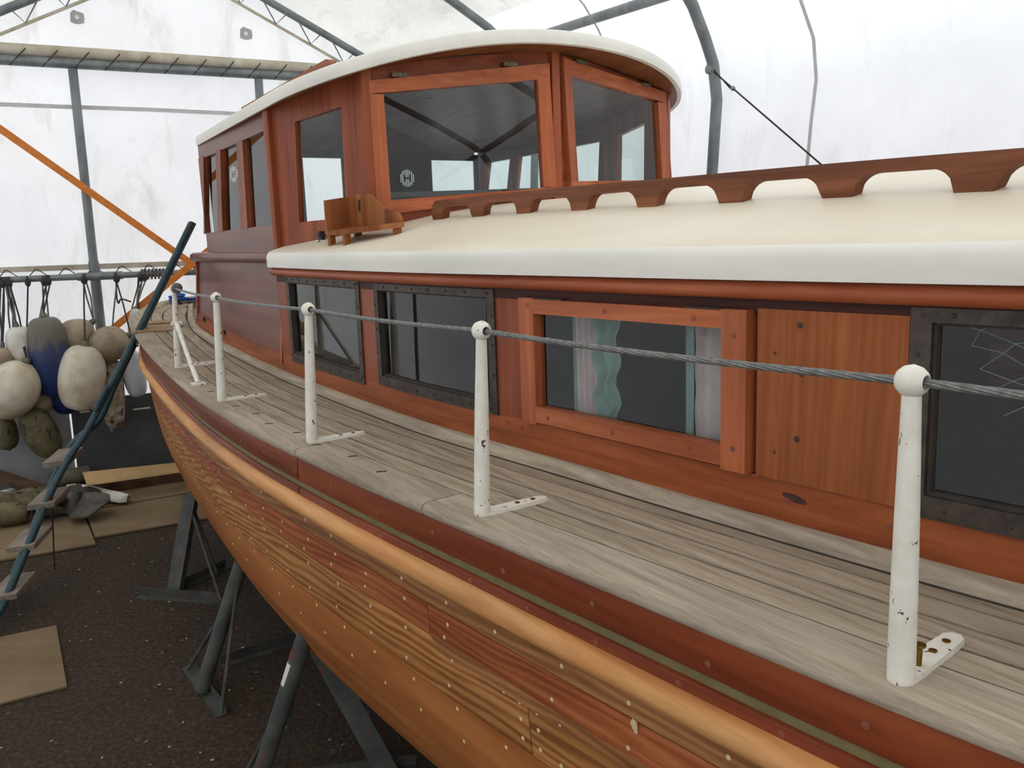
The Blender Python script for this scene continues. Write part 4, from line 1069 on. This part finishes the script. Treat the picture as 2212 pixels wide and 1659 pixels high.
fender(50, 806, 22, 36, 'fender_grime', 'grey-green grimy fender behind the big cream one', -.3, 'capsule', .0, (20, 606))
fender(84, 860, 24, 32, 'fender_tan', 'dull greyish buoy under the long blue fender', -.3, 'round', .03, (100, 606), double=False)
fender(88, 934, 30, 52, 'fender_olive', 'mossy olive fender hanging lowest of the row', -.32, 'capsule', .1, (60, 606), double=False)
fender(10, 932, 22, 36, 'fender_olive', 'dark mossy fender at the left edge, low down', -.1, 'capsule', .05, (8, 606), double=False)
fender(292, 706, 13, 36, 'fender_white', 'narrow whitish fender mostly behind the ladder', .15, 'capsule', .0, (312, 600))
# loose lines with nothing on them
def line(name, P, r, mat, label):
    o = wthing(name, P[-1], label, 'rope', 'loose ropes on the low rail'); wpart('line', MB().tube(smooth(P), r, 7), mat, o, 1.2); return o
q = TW(*onA(251, 600, AP-.08)); e = TW(*onA(283, 652, AP-.09)); k_ = TW(*onA(256, 655, AP-.09))
line('hanging_rope', [q, TW(*onA(252, 640, AP-.09)), k_, TW(*onA(262, 646, AP-.1)), e], .006, 'rope_dark', 'dark rope end with a knot sticking out over the round buoy')
q = onA(328, 598, AP-.08); P = []
for i in range(70):
    a = i*.62; P.append(TW(q[0]-.07+i*.0026, AP-.03+.036*math.cos(a), zl+.036*math.sin(a)))
line('hanging_rope', P, .008, 'rope_grey', 'rope wound in turns round the low rail beside the ladder')
q0 = TW(*onA(299, 600, AP-.08))
line('hanging_rope', [q0, TW(*onA(298, 625, AP-.09)), TW(*onA(300, 672, AP-.09))], .006, 'rope_dark', 'dark looped line hanging just left of the ladder rails')

# ---- things on the ground at the back
def slab_px(pts, z, th_, name, mat, label, cat, group=None):
    P = [atz(*p, z) for p in pts]; c = sum(P)/len(P)
    m = MB().prism([v-V(0, 0, 0) for v in P], [v+V(0, 0, th_) for v in P])
    o = obj(name, [v-c for v in m.v], m.f, mat); o.location = Vector(c); tag(o, label, cat, group); return o
slab_px([(-60, 1224), (207, 1178), (181, 1112), (-60, 1150)], .004, .012, 'plywood_sheet', 'plywood', 'plywood sheet on the soil under the ladder', 'plywood', 'plywood sheets laid on the soil')
slab_px([(206, 1163), (450, 1121), (450, 1062), (184, 1108)], .004, .012, 'plywood_sheet', 'plywood', 'plywood sheet on the soil between propeller and far stand', 'plywood', 'plywood sheets laid on the soil')
slab_px([(150, 1112), (450, 1060), (450, 1036), (150, 1074)], .004, .012, 'plywood_sheet', 'plywood', 'plywood sheet furthest back, under the planks and cardboard', 'plywood', 'plywood sheets laid on the soil')
slab_px([(-40, 1533), (145, 1486), (122, 1354), (-40, 1388)], .003, .01, 'plywood_sheet', 'plywood', 'stained plywood sheet lying alone nearest the camera at lower left', 'plywood', 'plywood sheets laid on the soil')
# grey board leaning on the wall
gb0 = onA(166, 1000, AB-.14); gb1 = onA(420, 1000, AB-.14)
m = MB(); pts = [(gb0[0], AB-.17, .0), (gb1[0], AB-.17, .0), (gb1[0], AB-.06, .62), (gb0[0], AB-.06, .62)]
P = tp(*pts); cgb = P[0]; mm = MB().prism(P, [v-Ta*.018 for v in P])
o = obj('leaning_board', [v-cgb for v in mm.v], mm.f, 'grey_board'); o.location = Vector(cgb); tag(o, 'dark grey painted board leaning on the back wall behind the fenders', 'board')
for x0, x1, y_ in ((287, 325, 884), (172, 195, 890)):
    a0_, a1_ = onA(x0, y_, AB-.135), onA(x1, y_, AB-.135)
    mm = MB().prism(tp((a0_[0], AB-.14, a0_[2]-.006), (a1_[0], AB-.14, a0_[2]-.006), (a1_[0], AB-.14, a0_[2]+.006), (a0_[0], AB-.14, a0_[2]+.006)), tp((a0_[0], AB-.15, a0_[2]-.006), (a1_[0], AB-.15, a0_[2]-.006), (a1_[0], AB-.15, a0_[2]+.006), (a0_[0], AB-.15, a0_[2]+.006)))
    obj('white_stripe', [v-cgb for v in mm.v], mm.f, 'white_plastic', o)
g0 = onA(-70, 1000, AB-.1); g1 = onA(162, 1000, AB-.1)
P = tp((g0[0], AB-.16, 0), (g1[0], AB-.16, 0), (g1[0], AB-.06, .70), (g0[0], AB-.06, .70)); mm = MB().prism(P, [v-Ta*.012 for v in P])
o = obj('leaning_board', [v-P[0] for v in mm.v], mm.f, 'pale_board'); o.location = Vector(P[0]); tag(o, 'pale grey panel leaning on the back wall left of the dark grey board', 'board')
# planks and bent hardboard sheet
def beam(p, q, hw, hh, name, mat, label, cat, group=None):
    d = q-p; d = d/np.linalg.norm(d); x = np.cross(V(0, 0, 1), d); x /= np.linalg.norm(x); y = np.cross(d, x)
    P = [p+x*a*hw+y*b*hh for a, b in ((-1, -1), (1, -1), (1, 1), (-1, 1))]; Q = [v+(q-p) for v in P]
    c = (p+q)/2; m = MB().prism(P, Q); o = obj(name, [v-c for v in m.v], m.f, mat); o.location = Vector(c); tag(o, label, cat, group); return o
beam(atz(215, 1052, .045), atz(470, 1012, .045), .09, .028, 'timber_plank', 'rough_timber', 'thick dark plank lying under the bent cardboard sheet', 'plank', 'timber planks on the floor')
beam(atz(225, 1036, .095), atz(470, 1000, .095), .07, .02, 'timber_plank', 'rough_timber', 'thin plank lying on the thick one below the cardboard', 'plank', 'timber planks on the floor')
beam(atz(-60, 1010, .17), atz(100, 1062, .06), .055, .02, 'timber_plank', 'rough_timber', 'weathered plank slanting in from the left edge behind the ladder', 'plank', 'timber planks on the floor')
beam(atz(-40, 1075, .05), atz(46, 1054, .05), .016, .012, 'timber_plank', 'white_plastic', 'white painted batten at the left edge under the slanting plank', 'plank', 'timber planks on the floor')
P_ = [atz(112, 1040, .07), atz(190, 1022, .07)]
o = wthing('pipe_offcut', P_[0]*V(1, 1, 0), 'short dark pipe lying between ladder and cardboard', 'pipe'); wpart('pipe', MB().tube(P_, .065, 16), 'fender_grime', o)
A_ = []
for i in range(13):
    u = i/12; r = []
    for q in np.linspace(0, 1, 6):
        bx = 178+(392-178)*u; y_ = 1020-22*u + (20+8*(1-u))*q*1.0
        p = atz(bx+10*q, y_, .16+.05*math.sin(u*3.1)*(1-q)+.02*(1-q)); r.append(p)
    A_.append(r)
m = MB().slab(A_, [[v-V(0, 0, .006) for v in r] for r in A_]); c = A_[0][0]
o = obj('cardboard_sheet', [v-c for v in m.v], m.f, 'cardboard', angle=1.2); o.location = Vector(c); tag(o, 'long bent tan cardboard sheet on the planks beside the stern', 'cardboard')
# white moulded plastic cover
A_ = []
pts = [(146, 1054, 8), (160, 1052, 12), (185, 1054, 15), (210, 1060, 16), (235, 1066, 16), (258, 1070, 15), (268, 1073, 13), (278, 1074, 6)]
for x, y, w_ in pts:
    c0 = atz(x, y, .11 if x < 200 else .07); A_.append([c0+V(.25, .9, 0)/1*.0028*w_*t*1.6 + V(0, 0, .045*(1-t*t)-.02) for t in np.linspace(-1, 1, 9)])
m = MB().slab(A_, [[v-V(0, 0, .008) for v in r] for r in A_]); c = A_[0][0]
o = obj('plastic_cover', [v-c for v in m.v], m.f, 'white_plastic', angle=1.2); o.location = Vector(c); tag(o, 'curved white moulded plastic piece lying over the propeller', 'plastic piece')
# propeller
pc = atz(160, 1085, .10)
o = wthing('propeller', pc*V(1, 1, 0), 'dark bronze three-bladed propeller lying on the plywood', 'propeller')
wpart('hub', MB().lathe([(.02, -.09), (.045, -.085), (.055, 0), (.045, .085), (.02, .09)], pc, V(.2, .2, 1), 16), 'propeller_bronze', o)
for k, a in enumerate((-.5, 1.6, 3.7)):
    d1 = V(math.cos(a), math.sin(a), 0); d2 = V(-math.sin(a), math.cos(a), 0)
    A_ = []
    for u in np.linspace(0, 1, 10):
        wdt = .05+.11*math.sin(min(1, u*1.05)*math.pi*.86); rr_ = .04+.24*u
        A_.append([pc+d1*rr_+d2*wdt*t*.9+V(0, 0, .05*t*(1-.4*u)-.0) for t in np.linspace(-1, 1, 7)])
    wpart('blade', MB().slab(A_, [[v+V(0, 0, .012) for v in r] for r in A_]), 'propeller_bronze', o, 1.2)
pc = atz(12, 1118, .07); o = wthing('net_float', pc*V(1, 1, 0), 'dark brown oval float on the plywood at the left edge', 'float')
wpart('body', MB().lathe([(.02, -.15), (.06, -.13), (.085, -.05), (.085, .05), (.06, .13), (.02, .15)], pc+V(0, 0, .02), V(1, .3, 0), 18), 'fender_olive', o, 1.2); wpart('end_ring', MB().lathe([(.012, 0), (.03, .006), (.03, .014), (.012, .02)], pc+V(.155, .045, .02), V(1, .3, 0), 12), 'rope_dark', o)
pc = atz(60, 1080, .05); o = wthing('net_bundle', pc*V(1, 1, 0), 'heap of dark netting between the slanting plank and the propeller', 'netting')
m = MB(); rgb = random.Random(9)
for k in range(7):
    cc = pc+V(rgb.uniform(-.28, .24), rgb.uniform(-.12, .12), rgb.uniform(0, .03)); rr_ = rgb.uniform(.06, .11)
    G = [[cc+V(rr_*1.7*math.sin(t)*math.cos(f)*(1+.15*math.sin(5*f+k)), rr_*math.sin(t)*math.sin(f), rr_*.6*math.cos(t)) for f in np.linspace(0, 2*math.pi, 14, endpoint=False)] for t in np.linspace(.12, math.pi-.12, 8)]
    wpart('fold', MB().grid(G, True), 'fender_olive', o, 1.2)
# a cord hanging from the ladder to the ground
pa_ = atD(112, 1080, 4.62); pb_ = atz(118, 1230, .0)
o = wthing('twine', pb_, 'thin cord hanging down from the second ladder tread', 'cord'); wpart('cord', MB().tube([pa_, pb_], .004, 6), 'rope_dark', o)

# ---- crumbs, chips and small stones on the soil
rs = np.random.default_rng(4); m = MB(); n_ = 0
base = [(1, 0, 0), (-1, 0, 0), (0, 1, 0), (0, -1, 0), (0, 0, 1)]
fs = [(0, 2, 4), (2, 1, 4), (1, 3, 4), (3, 0, 4)]
vs = []; ff = []
while n_ < 9000:
    x = rs.uniform(-4.2, 1.5); y = rs.uniform(1.2, 6.6); q_ = V(x, y, 0)
    if not (LL+.1 < q_@Tl < LR-.1 and q_@Ta < AB-.1): continue
    r_ = rs.gamma(2.0, .0021)+.0015; a = rs.uniform(0, 6.28); ca, sa2 = math.cos(a), math.sin(a); el = rs.uniform(.5, 1.4)
    k = len(vs)
    for b in base: vs.append((x+r_*(b[0]*ca*el-b[1]*sa2), y+r_*(b[0]*sa2*el+b[1]*ca), max(0, b[2])*r_*.8))
    ff += [tuple(k+i for i in f) for f in fs]; n_ += 1
o = obj('gravel', vs, ff, 'pebble', angle=0); tag(o, 'loose dark gravel and crumbs scattered over the soil floor', 'gravel', kind='stuff')
vs = []; ff = []
for i in range(420):
    x = rs.uniform(-4.0, .3); y = rs.uniform(1.6, 6.3); r_ = rs.uniform(.003, .008); a = rs.uniform(0, 6.28); k = len(vs)
    for b in ((1, .3), (-1, .35), (-.8, -.4), (.9, -.3)): vs.append((x+r_*(b[0]*math.cos(a)-b[1]*math.sin(a)), y+r_*(b[0]*math.sin(a)+b[1]*math.cos(a)), .004+.002*b[1]))
    for j in range(4): vs.append((vs[k+j][0], vs[k+j][1], vs[k+j][2]+.0015))
    ff += [(k+4, k+5, k+6, k+7), (k, k+1, k+5, k+4), (k+1, k+2, k+6, k+5), (k+2, k+3, k+7, k+6), (k+3, k, k+4, k+7)]
o = obj('wood_chips', vs, ff, 'plug_pale', angle=0); tag(o, 'pale wood shavings and chips strewn on the dark soil', 'wood chips', kind='stuff')
